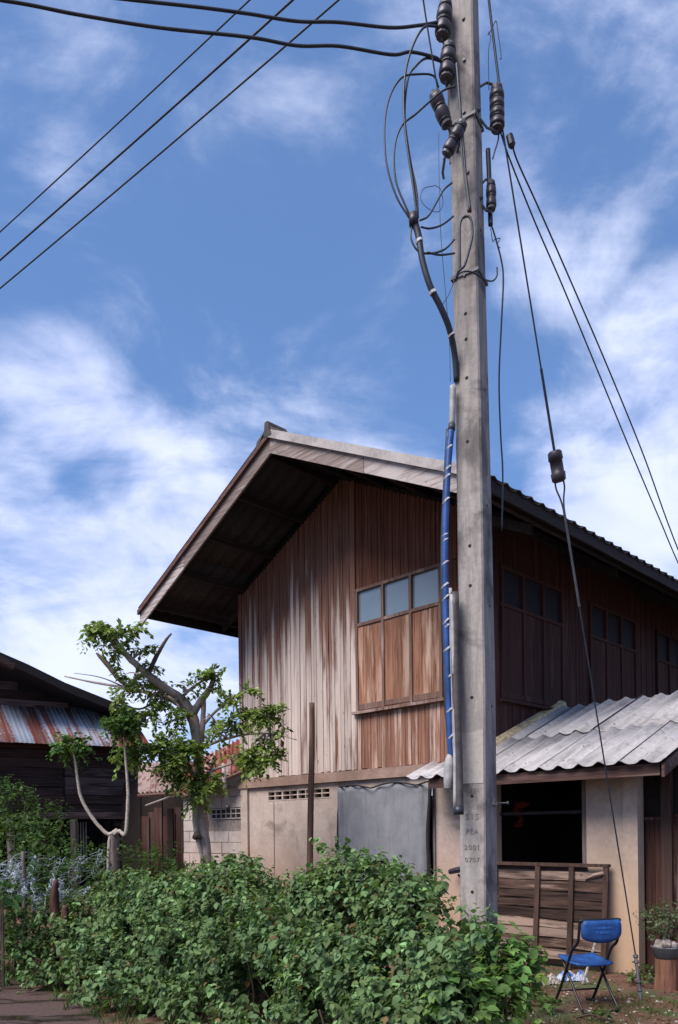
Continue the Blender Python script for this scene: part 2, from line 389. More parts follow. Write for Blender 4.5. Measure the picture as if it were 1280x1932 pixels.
def local(parent, p):
    return parent.matrix_basis.inverted() @ Vector(p)

# ------------------------------------------------------------------ ground and road
g = MB().add([(-1200, -300, 0), (1200, -300, 0), (1200, 2400, 0), (-1200, 2400, 0)], [(0, 1, 2, 3)]).build('ground', 'ground'); struct(g)
rd = Vector((-1.63, 1.99, 0)).normalized(); rl = Vector((-rd.y, rd.x, 0)) 
p0 = Vector((-1.83, 6.3, .004))
MBr = MB()
rows = 40; vs = []; fs = []
for i in range(rows + 1):
    t = -9 + 40 * i / rows
    w = .12 * math.sin(i * 1.7) + .07 * math.sin(i * 3.1)
    for s_ in (w, 2.2, 4.6 + .1 * math.sin(i * 2.1)):
        q = p0 + rd * t + rl * s_; vs.append((q.x, q.y, .004))
for i in range(rows):
    for k in range(2): a = i * 3 + k; fs.append((a, a + 1, a + 4, a + 3))
road = MBr.add(vs, fs).build('road', 'road'); struct(road)

# ------------------------------------------------------------------ the timber house
A45 = R(-45)
C0 = Vector((-1.64, 13.09, 0))
EX, EY = Vector((math.cos(A45), math.sin(A45), 0)), Vector((-math.sin(A45), math.cos(A45), 0))
def wallpt(u, v, d=0.0):              # pixel -> (along the gable, height) on the plane d behind the gable face
    r = ray(u, v); o = Vector((0, 0, EYE)); n = EY
    t = ((C0 + EY * d) - o).dot(n) / r.dot(n); p = o + r * t
    return (p - C0).dot(EX), p.z
def sidept(u, v, a=4.74):             # pixel -> (behind the gable, height) on the side plane
    r = ray(u, v); o = Vector((0, 0, EYE))
    t = ((C0 + EX * a) - o).dot(EX) / r.dot(EX); p = o + r * t
    return (p - C0).dot(EY), p.z
W, DEP = 4.74, 10.0
RC, RZ, SLOPE, HALF = 2.44, 6.98, .495, 3.39
FRONT = -1.35
def rz_(a): return RZ - SLOPE * abs(a - RC)
house = tag(empty('wooden_house', C0, A45), 'two-storey house of weathered upright boards over plastered ground floor, deep gable eaves', 'house')
ZB = 2.47
# gable backing and boards
gw = MB()
gw.prism([(0, .03, ZB), (W, .03, ZB), (W, .03, rz_(W) - .14), (RC, .03, RZ - .14), (0, .03, rz_(0) - .14)], (0, .08, 0))
gable = gw.build('gable_wall', 'backing', house)
A_TRIM = 2.67
WX0, WX1 = wallpt(676, 1250)[0], wallpt(834, 1220)[0]
ZS, ZM, ZT = 3.30, 4.55, 5.03
def boards(parent, a0, a1, zlo, zhi, mat, w=.066, name='board'):
    a = a0
    while a < a1 - .02:
        ww = min(w * random.uniform(.82, 1.18), a1 - a)
        zt = zhi(a + ww / 2) if callable(zhi) else zhi
        th = random.uniform(.018, .03)
        piece(name, mat, parent, (a + .003, .03 - th, zlo + random.uniform(-.015, .01)), (a + ww - .003, .029, zt))
        a += ww
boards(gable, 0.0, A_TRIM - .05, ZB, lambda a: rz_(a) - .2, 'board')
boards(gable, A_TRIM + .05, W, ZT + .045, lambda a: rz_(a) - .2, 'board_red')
boards(gable, A_TRIM + .05, W, ZB, ZS - .045, 'board_mid', .06)
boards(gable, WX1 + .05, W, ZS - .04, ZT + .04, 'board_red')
piece('trim_board', 'board', gable, (A_TRIM - .05, -.018, ZB), (A_TRIM + .05, .029, rz_(A_TRIM) - .2))
piece('trim_board', 'board', gable, (W - .05, -.02, ZB), (W + .02, .03, rz_(W) - .16))
piece('trim_board', 'board', gable, (-.03, -.02, ZB), (.045, .03, rz_(0) - .16))

def window(parent, x0, x1, n, to, mat_sh, mat_fr, glass='glass'):
    """to(x, y, z): local coordinates; frame with n panes above n shutters"""
    fr = MB(); 
    def bx(mb, xa, xb, ya, yb, za, zb):
        p = [to(xa, ya, za), to(xb, ya, za), to(xb, yb, za), to(xa, yb, za), to(xa, ya, zb), to(xb, ya, zb), to(xb, yb, zb), to(xa, yb, zb)]
        mb.hexa(p); return mb
    e = .022
    bx(fr, x0 - .04, x1 + .04, -.035, .029, ZT - .001, ZT + .04); bx(fr, x0 - .04, x1 + .04, -.03, .029, ZM - .022, ZM + .022)
    wd = (x1 - x0) / n
    for i in range(n + 1):
        x = x0 + i * wd
        bx(fr, x - e, x + e, -.032 - .001 * i, .0288, ZS + .001, ZM - .0221); bx(fr, x - e, x + e, -.032 - .001 * i, .0288, ZM + .0221, ZT - .0011)
    wo = fr.build('window', mat_fr, parent)
    s = MB(); bx(s, x0 - .07, x1 + .07, -.075, .0285, ZS - .04, ZS); s.build('sill', mat_fr, wo)
    for i in range(n):
        x = x0 + i * wd
        m = MB(); bx(m, x + e, x + wd - e, .008, .016, ZM + .023, ZT - .002); m.build('pane', glass, wo)
        for k in range(3):
            q = (wd - 2 * e) / 3
            m = MB(); bx(m, x + e + k * q + .002, x + e + (k + 1) * q - .002, -.008 - random.random() * .006, .022, ZS + .004, ZM - .026)
            m.build('shutter_board', mat_sh, wo)
        m = MB(); bx(m, x + e + .004, x + wd - e - .004, -.024, -.0145, ZS + .02 + .01 * (i % 2), ZS + .10); m.build('shutter_rail', mat_fr, wo)
    return wo
window(house, WX0, WX1, 3, lambda x, y, z: (x, y, z), 'shutter', 'frame')
# side wall
sw = MB().box(W - .08, W - .001, .03, DEP, ZB, rz_(W) - .14)
sw.box(.001, .08, .11, DEP, ZB, rz_(0) - .14).box(.081, W - .081, DEP - .1, DEP - .001, ZB, rz_(0) - .14)
side = sw.build('side_wall', 'backing', house)
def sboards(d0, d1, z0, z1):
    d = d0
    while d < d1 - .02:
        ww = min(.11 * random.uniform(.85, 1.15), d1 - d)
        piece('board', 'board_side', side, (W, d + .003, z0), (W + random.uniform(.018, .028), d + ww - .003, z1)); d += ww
bays = [(.63, 2.2), (3.09, 4.68), (5.58, 7.15)]
prev = .06
for b0, b1 in bays:
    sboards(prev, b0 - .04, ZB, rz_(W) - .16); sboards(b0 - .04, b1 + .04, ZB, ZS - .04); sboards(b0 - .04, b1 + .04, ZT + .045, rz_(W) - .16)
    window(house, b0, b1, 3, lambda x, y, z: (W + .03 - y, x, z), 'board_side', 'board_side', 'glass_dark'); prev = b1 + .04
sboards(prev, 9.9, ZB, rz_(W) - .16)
# roof: sheets, ridge cap, barge boards, timbers
def corrugated(name, mat, w, l, waves, amp, seg=6, th=.007, narrow=1.5, lengthwise=1):
    """sheet in the xy plane: x across the corrugation, y along it (0 at the eave), thin but solid"""
    nx = waves * seg; top = []; 
    for j in range(lengthwise + 1):
        for i in range(nx + 1):
            ph = i / seg
            z = amp * (0.5 + 0.5 * math.cos(2 * math.pi * ph)) ** narrow
            top.append((w * i / nx, l * j / lengthwise, z))
    n1 = nx + 1; nt_ = len(top); vs = top + [(x, y, z - th) for x, y, z in top]; fs = []
    for j in range(lengthwise):
        for i in range(nx):
            a = j * n1 + i; fs.append((a, a + 1, a + n1 + 1, a + n1)); fs.append((nt_ + a, nt_ + a + n1, nt_ + a + n1 + 1, nt_ + a + 1))
    for i in range(nx):
        fs.append((i, nt_ + i, nt_ + i + 1, i + 1)); b = lengthwise * n1 + i; fs.append((b, b + 1, nt_ + b + 1, nt_ + b))
    me = MB().add(vs, fs).mesh(name, mat, True)
    return me
def lay(parent, me, origin, xdir, ydir, name='roof_sheet'):
    """place a sheet: its x along xdir, its y (up the slope) along ydir, in the parent's space"""
    x = Vector(xdir).normalized(); y = Vector(ydir).normalized(); z = x.cross(y).normalized(); y = z.cross(x)
    o = obj(name, me, parent)
    m = Matrix((x, y, z)).transposed().to_4x4(); m.translation = Vector(origin); o.matrix_basis = m
    return o
ang = math.atan(SLOPE); SL = HALF / math.cos(ang)
cw = .5; rl_ = SL / 3
msheet = corrugated('roof_sheet', 'fibre_dark', cw + .012, rl_ + .10, 2, .045)
ncol = int((DEP - FRONT + .6) / cw)
for sgn in (1, -1):
    for r_ in range(3):
        s0 = SL - (r_ + 1) * rl_ + (rl_ * 0)       # distance from ridge of the lower edge
        s_low = (3 - r_) * rl_
        for c_ in range(ncol):
            d = FRONT - .03 + c_ * cw
            a = RC + sgn * s_low * math.cos(ang); z = RZ - .02 - s_low * math.sin(ang) + .012
            up = Vector((-sgn * math.cos(ang), 0, math.sin(ang) - .006))
            if sgn > 0: lay(house, msheet, (a, d, z), (0, 1, 0), up)          # x cross y must point up
            else: lay(house, msheet, (a, d + cw + .012, z), (0, -1, 0), up)
rcp = MB()
for k in range(6):
    d0 = FRONT - .04 + k * 2.0
    prof = [(-.26, -.155), (-.24, -.08), (-.13, -.005), (-.05, .065), (.05, .065), (.13, -.005), (.24, -.08), (.26, -.155), (.235, -.165), (.12, -.03), (0, .03), (-.12, -.03), (-.235, -.165)]
    lift = .014 * (k % 2)
    m = MB().prism([(RC + x, d0, RZ + .015 + z * .85 + lift) for x, z in prof], (0, 2.04, 0)); m.build('ridge_cap', 'ridge', house)
# horn at the front end of the ridge
MB().hexa([(RC - .08, FRONT - .05, RZ - .06), (RC + .08, FRONT - .05, RZ - .06), (RC + .12, FRONT + .25, RZ + .01), (RC - .12, FRONT + .25, RZ + .01),
           (RC - .03, FRONT - .07, RZ + .13), (RC + .03, FRONT - .07, RZ + .13), (RC + .05, FRONT + .25, RZ + .12), (RC - .05, FRONT + .25, RZ + .12)]).build('ridge_finial', 'ridge', house)
def barge(sgn, y0, y1, drop0, drop1, s0, s1, name='barge_board', mat='barge'):
    pts = []
    for s_, dr in ((s0, drop0), (s1, drop0), (s1, drop1), (s0, drop1)):
        pts.append((RC + sgn * s_, y0, RZ - SLOPE * s_ - dr))
    MB().prism(pts, (0, y1 - y0, 0)).build(name, mat, house)
for sgn in (1, -1):
    cut = 1.72 if sgn > 0 else 2.1
    barge(sgn, FRONT + .0, FRONT + .03, .055, .27, 0.0 if sgn > 0 else .0, cut - .003)
    barge(sgn, FRONT + .002, FRONT + .031, .055, .265, cut + .003, HALF + .02)
    barge(sgn, FRONT - .045, FRONT - .003, -.045 if sgn > 0 else .0, .07, .002 if sgn > 0 else .0, HALF + .03, 'barge_capping', 'verge' if sgn > 0 else 'fascia')  # right slope pale, left brown: lit and dark sides painted
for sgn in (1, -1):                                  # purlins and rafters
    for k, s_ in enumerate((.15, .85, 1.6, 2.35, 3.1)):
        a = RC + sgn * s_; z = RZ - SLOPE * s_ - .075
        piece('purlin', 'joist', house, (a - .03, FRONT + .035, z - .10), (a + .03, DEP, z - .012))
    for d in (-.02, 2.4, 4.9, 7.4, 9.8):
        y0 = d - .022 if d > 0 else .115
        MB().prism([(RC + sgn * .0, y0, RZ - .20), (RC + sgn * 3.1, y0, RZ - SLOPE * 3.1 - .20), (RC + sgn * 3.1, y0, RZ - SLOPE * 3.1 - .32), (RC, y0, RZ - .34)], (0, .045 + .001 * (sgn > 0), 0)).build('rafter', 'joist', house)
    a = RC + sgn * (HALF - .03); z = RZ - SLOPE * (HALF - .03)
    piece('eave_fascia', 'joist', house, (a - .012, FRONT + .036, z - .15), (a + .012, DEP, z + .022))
# ceiling lining behind the gable keeps the loft dark
piece('loft_floor', 'backing', house, (.09, .12, ZB + .01), (W - .09, DEP - .12, ZB + .06))

# ground floor
ZL = 2.31
DX0, DX1 = wallpt(648, 1560)[0], wallpt(818, 1560)[0]
vz0, vz1 = wallpt(560, 1509)[1], wallpt(560, 1489)[1]
VX0, VX1 = wallpt(504, 1498)[0], wallpt(622, 1498)[0]
lw = MB()
lw.box(.16, VX0, .02, .12, 0, ZL).box(VX0, VX1, .02, .12, 0, vz0).box(VX0, VX1, .02, .12, vz1, ZL).box(VX1, DX0, .02, .12, 0, ZL)
lw.box(DX0, DX1, .02, .12, 2.16, ZL).box(DX1, W - .03, .02, .12, 0, ZL)
lw.box(0, .1, .13, DEP, 0, ZL).box(W - .12, W - .03, .13, DEP, 0, ZL).box(.1, W - .12, DEP - .1, DEP, 0, ZL)
lower = lw.build('lower_wall', 'plaster', house)
piece('corner_column', 'plaster', house, (-.02, -.02, 0), (.155, .118, ZL - .002))
piece('floor_beam', 'beam', house, (-.06, -.045, ZL + .002), (W - .02, .115, ZB - .012))
piece('floor_beam', 'beam', house, (W - .13, .118, ZL + .003), (W - .035, DEP, ZB - .012))
piece('wall_joint', 'beam', lower, (wallpt(516, 1560)[0] - .006, .012, .2), (wallpt(516, 1560)[0] + .006, .021, vz0 - .01))
piece('door_jamb', 'greypost', house, (DX0 - .07, -.02, 0), (DX0, .10, 2.2)); piece('door_jamb', 'greypost', house, (DX1, -.012, 0), (DX1 + .03, .10, 2.2))
def vent(parent, a0, a1, z0, z1, y0, cols, rows_, mat='plaster', name='vent_block', dep=.08):
    m = MB(); bw = .016
    m.box(a0, a1, y0, y0 + dep, z0, z0 + bw).box(a0, a1, y0, y0 + dep, z1 - bw, z1)
    hw = (a1 - a0) / cols; hh = (z1 - z0) / rows_
    for i in range(cols + 1): m.box(a0 + i * hw - bw / 2, a0 + i * hw + bw / 2, y0 + .001, y0 + dep - .001, z0 + bw, z1 - bw)
    for j in range(1, rows_): m.box(a0, a1, y0 + .002, y0 + dep - .002, z0 + j * hh - bw / 2, z0 + j * hh + bw / 2)
    v_ = m.build(name, mat, parent)
    MB().box(a0, a1, y0 + dep + .001, y0 + dep + .006, z0, z1).build('vent_shade_sheet', 'dark', v_)  # dark sheet painting the shade behind the vent holes
    return v_
vw = (VX1 - VX0) / 4
for i in range(4): vent(lower, VX0 + i * vw + .008, VX0 + (i + 1) * vw - .008, vz0 + .003, vz1 - .003, .015, 2, 2)
for i in range(5): lower_gap = piece('vent_mullion', 'plaster', lower, (VX0 + i * vw - .008 if i else VX0, .018, vz0), (VX0 + i * vw + .008 if i < 4 else VX1, .118, vz1))
# curtain across the doorway
cloth = MB(); NXc, NZc = 44, 22
cx0, cx1, cz0, cz1 = DX0 + .02, DX1 - .015, .35, 2.30
vs = []
for j in range(NZc + 1):
    t = j / NZc
    for i in range(NXc + 1):
        s_ = i / NXc
        sag = .055 * abs(math.sin(s_ * math.pi * 3.0)) ** .8 - .04 * abs(s_ - .5)
        zt = cz1 - .07 + sag * 0.0 - .06 * (1 - abs(math.sin(s_ * math.pi * 2.0 + .75))) * 1.0
        z = cz0 + (zt - cz0) * t
        edge = max(0, abs(s_ - .5) - .36) * 7
        fold = .016 * math.sin(s_ * 38 + 1.5 * t + 2 * math.sin(s_ * 5)) * (.35 + .65 * t) + .018 * math.sin(s_ * 9 + 1.2) + edge * .045 * math.sin(s_ * 75 + t * 2) + .012 * math.sin(s_ * 23 + t * 3) * (1 - t) + .01 * math.sin(t * 7 + s_ * 4)
        diag = .02 * math.exp(-((s_ - .92 + .16 * (1 - t)) / .025) ** 2)
        x = cx0 + (cx1 - cx0) * s_ * (1.0 - 0.02 * (1 - t))
        vs.append((x, -.055 - fold - diag, z))
fs = [(j * (NXc + 1) + i, j * (NXc + 1) + i + 1, (j + 1) * (NXc + 1) + i + 1, (j + 1) * (NXc + 1) + i) for j in range(NZc) for i in range(NXc)]
cu = tag(empty('curtain', C0, A45), 'grey cloth curtain with black edges hanging across the ground floor doorway', 'curtain')
co = cloth.add(vs, fs).build('cloth', 'cloth', cu, True)
sm = co.modifiers.new('thick', 'SOLIDIFY'); sm.thickness = .004
for k, x in ((0, cx0 - .005), (1, cx1 + .01)):
    pts = [(x + .02 * math.sin(z_ * 3 + k) - (.0 if k else .0), -.085 - .01 * math.sin(z_ * 5), z_) for z_ in np.linspace(.35, 2.26, 14)]
    MB().tube(pts, [.036 - .014 * i / 13 for i in range(14)], 8, jit=.3).build('edge_band', 'blackcloth', cu, True)
pts = []
for i in range(31):
    s_ = i / 30; pts.append((cx0 + (cx1 - cx0) * s_, -.088, cz1 - .062 - .06 * (1 - abs(math.sin(s_ * math.pi * 2.0 + .75)))))
MB().tube(pts, .012, 6).build('top_cord', 'blackcloth', cu, True)

# block wall on the left of the house
bl = tag(empty('block_wall', C0, A45), 'low wall of bare concrete blocks left of the plastered house front', 'wall')
BX0 = -1.86
MB().box(BX0, -.03, .06, .16, 0, 2.3).build('wall_core', 'mortar', bl)
bh, bw_ = .20, .40
va0, vz_0 = wallpt(396, 1552)[0], wallpt(420, 1553)[1]
va1, vz_1 = wallpt(452, 1552)[0], wallpt(420, 1536)[1]
r_ = 0; z = .0
while z < 2.24:
    a = BX0 - (bw_ / 2 if r_ % 2 else 0)
    while a < -.04:
        x0, x1 = max(a, BX0) + .006, min(a + bw_, -.03) - .006
        if x1 - x0 > .04:
            dz = random.uniform(-.003, .003); y = .045 + random.uniform(-.006, .006)
            if not (x1 > va0 and x0 < va1 and z + bh > vz_0 + .02 and z < vz_1 - .02):
                piece('concrete_block', 'block', bl, (x0, y, z + .006 + dz), (x1, .0598, z + bh - .006 + dz))
        a += bw_
    z += bh; r_ += 1
zr = round((vz_0 + vz_1) / 2 / bh - .5) * bh
for i in range(3):
    w_ = (va1 - va0) / 3; vent(bl, va0 + i * w_ + .004, va0 + (i + 1) * w_ - .004, zr + .01, zr + bh - .01, .036, 2, 2, 'block', dep=.017)
piece('wall_capping', 'block', bl, (BX0 - .02, .02, 2.302), (-.03, .18, 2.34))

# ------------------------------------------------------------------ kitchen lean-to on the right
lt = tag(empty('lean_to', C0, A45), 'plastered lean-to kitchen with pale corrugated roof and wide dark window opening', 'lean-to')
LE_D, LE_Z, LT_D, LT_Z = -.60, 2.215, 2.06, 3.28
LA0, LA1 = 4.16, 7.38
lsl = (LT_Z - LE_Z) / (LT_D - LE_D); lang = math.atan(lsl)
def lz(d): return LE_Z + (d - LE_D) * lsl
ydir = (0, math.cos(lang), math.sin(lang))
ncol = 7; cwid = (LA1 - LA0) / ncol
full = math.hypot(LT_D - LE_D, LT_Z - LE_Z)
low = corrugated('lower_sheet', 'fibre', cwid + .014, full * .52, 2, .046, 8, .007, 2.2)
upp = corrugated('upper_sheet', 'fibre', cwid + .014, full * .53, 2, .046, 8, .007, 2.2)
stub = corrugated('stub_sheet', 'fibre', cwid + .014, .60 / math.cos(lang) - .03, 2, .046, 8, .007, 2.2)
for i in range(ncol):
    a = LA0 + i * cwid; jz = .006 * (i % 2) + random.uniform(0, .006); jd = random.uniform(-.02, .02)
    if a < W - .02 and a + cwid < W + .2:
        lay(lt, stub, (a, LE_D + jd, LE_Z + jz), (1, 0, 0), ydir)
        continue
    o = lay(lt, low, (a + .025, LE_D + jd, LE_Z + jz), (1, 0, random.uniform(-.003, .003)), ydir)
    t = full * .48
    lay(lt, upp, (a + .025, LE_D + ydir[1] * t + random.uniform(-.02, .02), LE_Z + ydir[2] * t + .016 + jz), (1, 0, 0), ydir)
    if a > W: lay(lt, low, (a + cwid, LT_D + 1.35, LT_Z - .55), (-1, 0, 0), (0, -math.cos(lang), math.sin(lang)))
boltm = MB().lathe([(.012, 0), (.012, .006), (.005, .007), (.005, .016)], (0, 0, 0), 6).mesh('roof_bolt', 'ink')
for i in range(1, ncol):
    for t in (.12, .62, 1.45, 2.5):
        o = obj('roof_bolt', boltm, lt); d_ = LE_D + ydir[1] * t; o.location = (LA0 + i * cwid + .025 + cwid * .5, d_, lz(d_) + (.050 if t < 1.3 else .064)); o.rotation_euler = (lang, 0, 0)
# mortar flashing against the house side
MB().prism([(W + .035, .3, lz(.3) + .03), (W + .14, .3, lz(.3) + .045), (W + .12, .3, lz(.3) + .10), (W + .035, .3, lz(.3) + .14)], (0, 1.85, 1.85 * lsl)).build('flashing', 'mortar_yellow', lt)
# front wall, pillar, opening
OX0, OX1 = wallpt(938, 1560)[0], wallpt(1107, 1560)[0]
PX1 = wallpt(1205, 1600)[0]
OZ0, OZ1 = wallpt(1040, 1636)[1], 2.30
lwm = MB()
lwm.box(W + .0, OX0, -.02, .10, 0, 2.40)
lwm.box(OX0, OX1, -.02, .10, 0, OZ0).box(OX1, PX1, -.02, .10, 0, 2.38)
MB().box(W - .02, PX1, 2.001, 2.10, 0, 2.9).box(PX1 - .12, PX1 - .001, .12, 2.0, 0, 2.36).box(W - .029, W + .045, .13, 2.05, 0, 2.41).build('shade_dark_wall', 'backing', lt)  # room walls near-black, the unlit kitchen's shade put into their colour
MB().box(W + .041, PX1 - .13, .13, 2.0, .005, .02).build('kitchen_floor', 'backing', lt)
lwm.build('front_wall', 'plaster_warm', lt)
piece('pillar', 'plaster_warm', lt, (wallpt(1180, 1600)[0], -.045, 0), (PX1 + .012, .11, 2.37))
piece('window_frame', 'greypost', lt, (OX1 - .04, -.028, OZ0 + .01), (OX1 + .005, .04, 2.30)); piece('window_frame', 'fascia', lt, (OX0, -.05, OZ0 - .03), (OX1 + .02, .06, OZ0 + .012))
zr_ = wallpt(1040, 1533)[1]
piece('window_rail', 'joist', lt, (OX0, .06, zr_ - .018), (OX1 - .041, .10, zr_ + .018))
piece('eave_fascia', 'fascia', lt, (LA0 + .30, LE_D + .05, LE_Z - .12), (LA1 - .06, LE_D + .08, LE_Z - .002))
piece('eave_beam', 'joist', lt, (W - .1, -.16, 2.22), (LA1 - .1, -.06, 2.33))
for a in (4.45, 5.3, 6.2, 7.1):
    MB().prism([(a, LE_D + .085, lz(LE_D + .085) - .012), (a, LE_D + .085, lz(LE_D + .085) - .10), (a, -.03 if a < W else 1.95, lz(-.03 if a < W else 1.95) - .10), (a, -.03 if a < W else 1.95, lz(-.03 if a < W else 1.95) - .012)], (.045, 0, 0)).build('rafter', 'joist', lt)
MB().prism([(LA1 - .03, LE_D + .02, lz(LE_D) - .005), (LA1 - .03, LE_D + .02, lz(LE_D) - .14), (LA1 - .03, LT_D, lz(LT_D) - .14), (LA1 - .03, LT_D, lz(LT_D) - .005)], (.028, 0, 0)).build('verge_board', 'fascia', lt)
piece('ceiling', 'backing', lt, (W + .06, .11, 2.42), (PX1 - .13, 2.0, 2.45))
# timber wall and door right of the pillar, set back
DB = .13
pw = MB().box(PX1 + .013, PX1 + 2.6, DB + .03, DB + .09, 0, 2.36); back = pw.build('board_wall', 'backing', lt)
wa0, wzb = wallpt(1208, 1548, DB); wa1, wzt = wallpt(1250, 1490, DB)
a = PX1 + .02
while a < PX1 + 2.5:
    ww = random.uniform(.10, .15)
    piece('board', 'doorwood', back, (a + .002, DB, 0.02), (a + ww - .002, DB + .029, wzb if a < wa1 + .0 else wzb + .02)); a += ww
piece('door_post', 'batten', lt, (wa1, DB - .05, 0), (wa1 + .11, DB - .002, 2.34))
piece('door_rail', 'doorwood', lt, (PX1 + .015, DB - .02, wzb), (wa1 - .001, DB + .02, wzb + .035)); 
piece('door_rail', 'doorwood', lt, (wa1 + .131, DB - .02, wzb + .025), (PX1 + 2.5, DB + .02, wzb + .06))
# wooden panel leaning under the opening
pn_ = empty('plank_panel', C0, A45); tag(pn_, 'dark panel of rough planks and upright battens leaning under the kitchen opening', 'panel')
pa0, pa1 = wallpt(925, 1700, -.15)[0], wallpt(1146, 1700, -.15)[0]
def lean(z): return -.20 + .11 * (z / 1.3)
PT = wallpt(1060, 1634, -.08)[1]
z = .10; k = 0
while z < PT - .06:
    h = min(random.uniform(.095, .13), PT - .02 - z)
    m = MB(); e0 = random.uniform(-.02, .015); t0 = random.uniform(-.006, .006)
    y0, y1 = lean(z), lean(z + h)
    segs = 4; top = []; 
    ringsv = []
    for i in range(segs + 1):
        x = pa0 + (pa1 - .03 + e0 - pa0) * i / segs; wv = .009 * math.sin(i * 2.3 + k); wv2 = .010 * math.sin(i * 1.7 + k * 2)
        ringsv += [(x, y0, z + .006 + wv + t0 * i / segs), (x, y0 + .022, z + .006 + wv + t0 * i / segs), (x, y1 + .022, z + h - .008 + wv2 + t0 * i / segs), (x, y1 - .004, z + h - .008 + wv2 + t0 * i / segs)]
    fs = [(0, 1, 2, 3), tuple(segs * 4 + q for q in (3, 2, 1, 0))]
    for i in range(segs):
        for q in range(4): fs.append((i * 4 + q, i * 4 + 4 + q, i * 4 + 4 + (q + 1) % 4, i * 4 + (q + 1) % 4))
    m.add(ringsv, fs).build('plank', 'plank', pn_); z += h; k += 1
for u in (930, 1010, 1074, 1139):
    a = wallpt(u, 1720, -.2)[0]
    MB().hexa([(a - .03, lean(0) - .035, .02), (a + .03, lean(0) - .035, .02), (a + .03, lean(0) - .006, .02), (a - .03, lean(0) - .006, .02),
               (a - .03, lean(PT) - .035, PT), (a + .03, lean(PT) - .035, PT), (a + .03, lean(PT) - .006, PT), (a - .03, lean(PT) - .006, PT)]).build('batten', 'batten', pn_)
piece('top_rail', 'batten', pn_, (pa0, lean(PT) - .04, PT + .001), (pa1 + .01, lean(PT) + .03, PT + .035))
MB().tube([(wallpt(1098, 1656, -.2)[0], lean(1.2) - .03, PT - .14), (wallpt(1118, 1648, -.2)[0], lean(1.2) - .035, PT - .09), (wallpt(1136, 1645, -.2)[0], lean(1.2) - .05, PT - .06)], [.01, .03, .02], 6, jit=.4).build('splintered_slat', 'plank', pn_)
# red cloth hung inside the opening
m = MB(); c = wallpt(980, 1535, .9)
vs = []; 
for j in range(7):
    for i in range(9):
        th = 2 * math.pi * i / 9; rr = (.055 + .035 * math.sin(j * 1.2)) * (1 + .3 * math.sin(3 * th + j))
        vs.append((c[0] + .05 * math.sin(j * 1.9) + rr * math.cos(th) * (1 + .35 * math.sin(j * 2.6)), .9 + rr * math.sin(th), c[1] + .16 - j * .055 + .02 * math.sin(2 * th + j)))
fs = [(j * 9 + i, j * 9 + (i + 1) % 9, (j + 1) * 9 + (i + 1) % 9, (j + 1) * 9 + i) for j in range(6) for i in range(9)] + [tuple(range(9))]
rc_ = m.add(vs, fs).build('hanging_cloth', 'red', None, True); rc_.location = C0; rc_.rotation_euler = (0, 0, A45)
tag(rc_, 'small red cloth bundle hanging in the dark kitchen opening', 'cloth')
# mallet-shaped lamp on the plaster beside the pole
kb = tag(empty('wall_lamp', C0, A45), 'small dark mallet-shaped fitting on the plaster wall left of the pole', 'wall lamp')
p1 = wallpt(849, 1645, -.12); p2 = wallpt(876, 1638, -.12); p3 = wallpt(864, 1648, -.12); p4 = wallpt(885, 1682, .02)
MB().tube([(p1[0], -.12, p1[1]), ((p1[0] + p2[0]) / 2, -.12, (p1[1] + p2[1]) / 2), (p2[0] + .03, -.12, p2[1])], [.034, .04, .036], 8).build('lamp_head', 'black', kb)
MB().tube([(p3[0], -.118, p3[1] - .01), (p3[0] + .06, -.08, p3[1] - .09), (p4[0], .02, p4[1])], .016, 6).build('stem', 'frameblack', kb)

# ------------------------------------------------------------------ tin roofs between the buildings
def patch_roof(name, label, corners, nsheet, mat, waves=4, amp=.025):
    """corners: front-left, front-right, back-right, back-left; split across into overlapping sheets"""
    fl, fr, br, blk = [Vector(c) for c in corners]
    root = tag(empty(name, fl), label, 'roof')
    for k in range(nsheet):
        s0, s1 = k / nsheet, (k + 1.04) / nsheet
        a, b, c2, d2 = [x - fl for x in (fl.lerp(fr, s0), fl.lerp(fr, s1), blk.lerp(br, s1), blk.lerp(br, s0))]
        vs = []; n = waves * 5
        up = (b - a).cross(d2 - a).normalized()
        for j in range(2):
            for i in range(n + 1):
                t = i / n; q = (a.lerp(b, t) if j == 0 else d2.lerp(c2, t)) + up * (amp * math.cos(2 * math.pi * i / 5) + .006 * (k % 2))
                vs.append(q)
        vs += [v - up * .004 for v in vs]; N = n + 1
        fs = [(i, i + 1, N + i + 1, N + i) for i in range(n)] + [(2 * N + i, 3 * N + i, 3 * N + i + 1, 2 * N + i + 1) for i in range(n)]
        fs += [(i, 2 * N + i, 2 * N + i + 1, i + 1) for i in range(n)]
        sh = MB().add(vs, fs).build('tin_sheet', mat, root, True)
    MB().tube([Vector((0, 0, -.05)), (fr - fl) + Vector((0, 0, -.05))], .035, 6).build('eave_pole', 'fascia', root)
    return root
patch_roof('shed_roof', 'rusty red corrugated tin lean-to roof against the left side of the house',
           (px(345, 1500, 13.3), px(468, 1446, 12.9), px(472, 1385, 14.9), px(345, 1446, 15.3)), 4, 'tin_red')
patch_roof('tin_awning', 'faded brown tin awning between the old stilt house and the block wall',
           (px(262, 1496, 15.2), px(362, 1490, 14.0), px(366, 1436, 16.2), px(262, 1438, 17.4)), 3, 'tin_brown')
sb = tag(empty('shade_backdrop', (0, 0, 0)), 'added shade-dark shed wall behind the red tin fence between houses', 'backdrop')  # added to fill the gap, near-black in place of the shade there
bq = [px(230, 1600, 18.2), px(480, 1600, 17.0)]; bz = px(470, 1412, 16.5).z
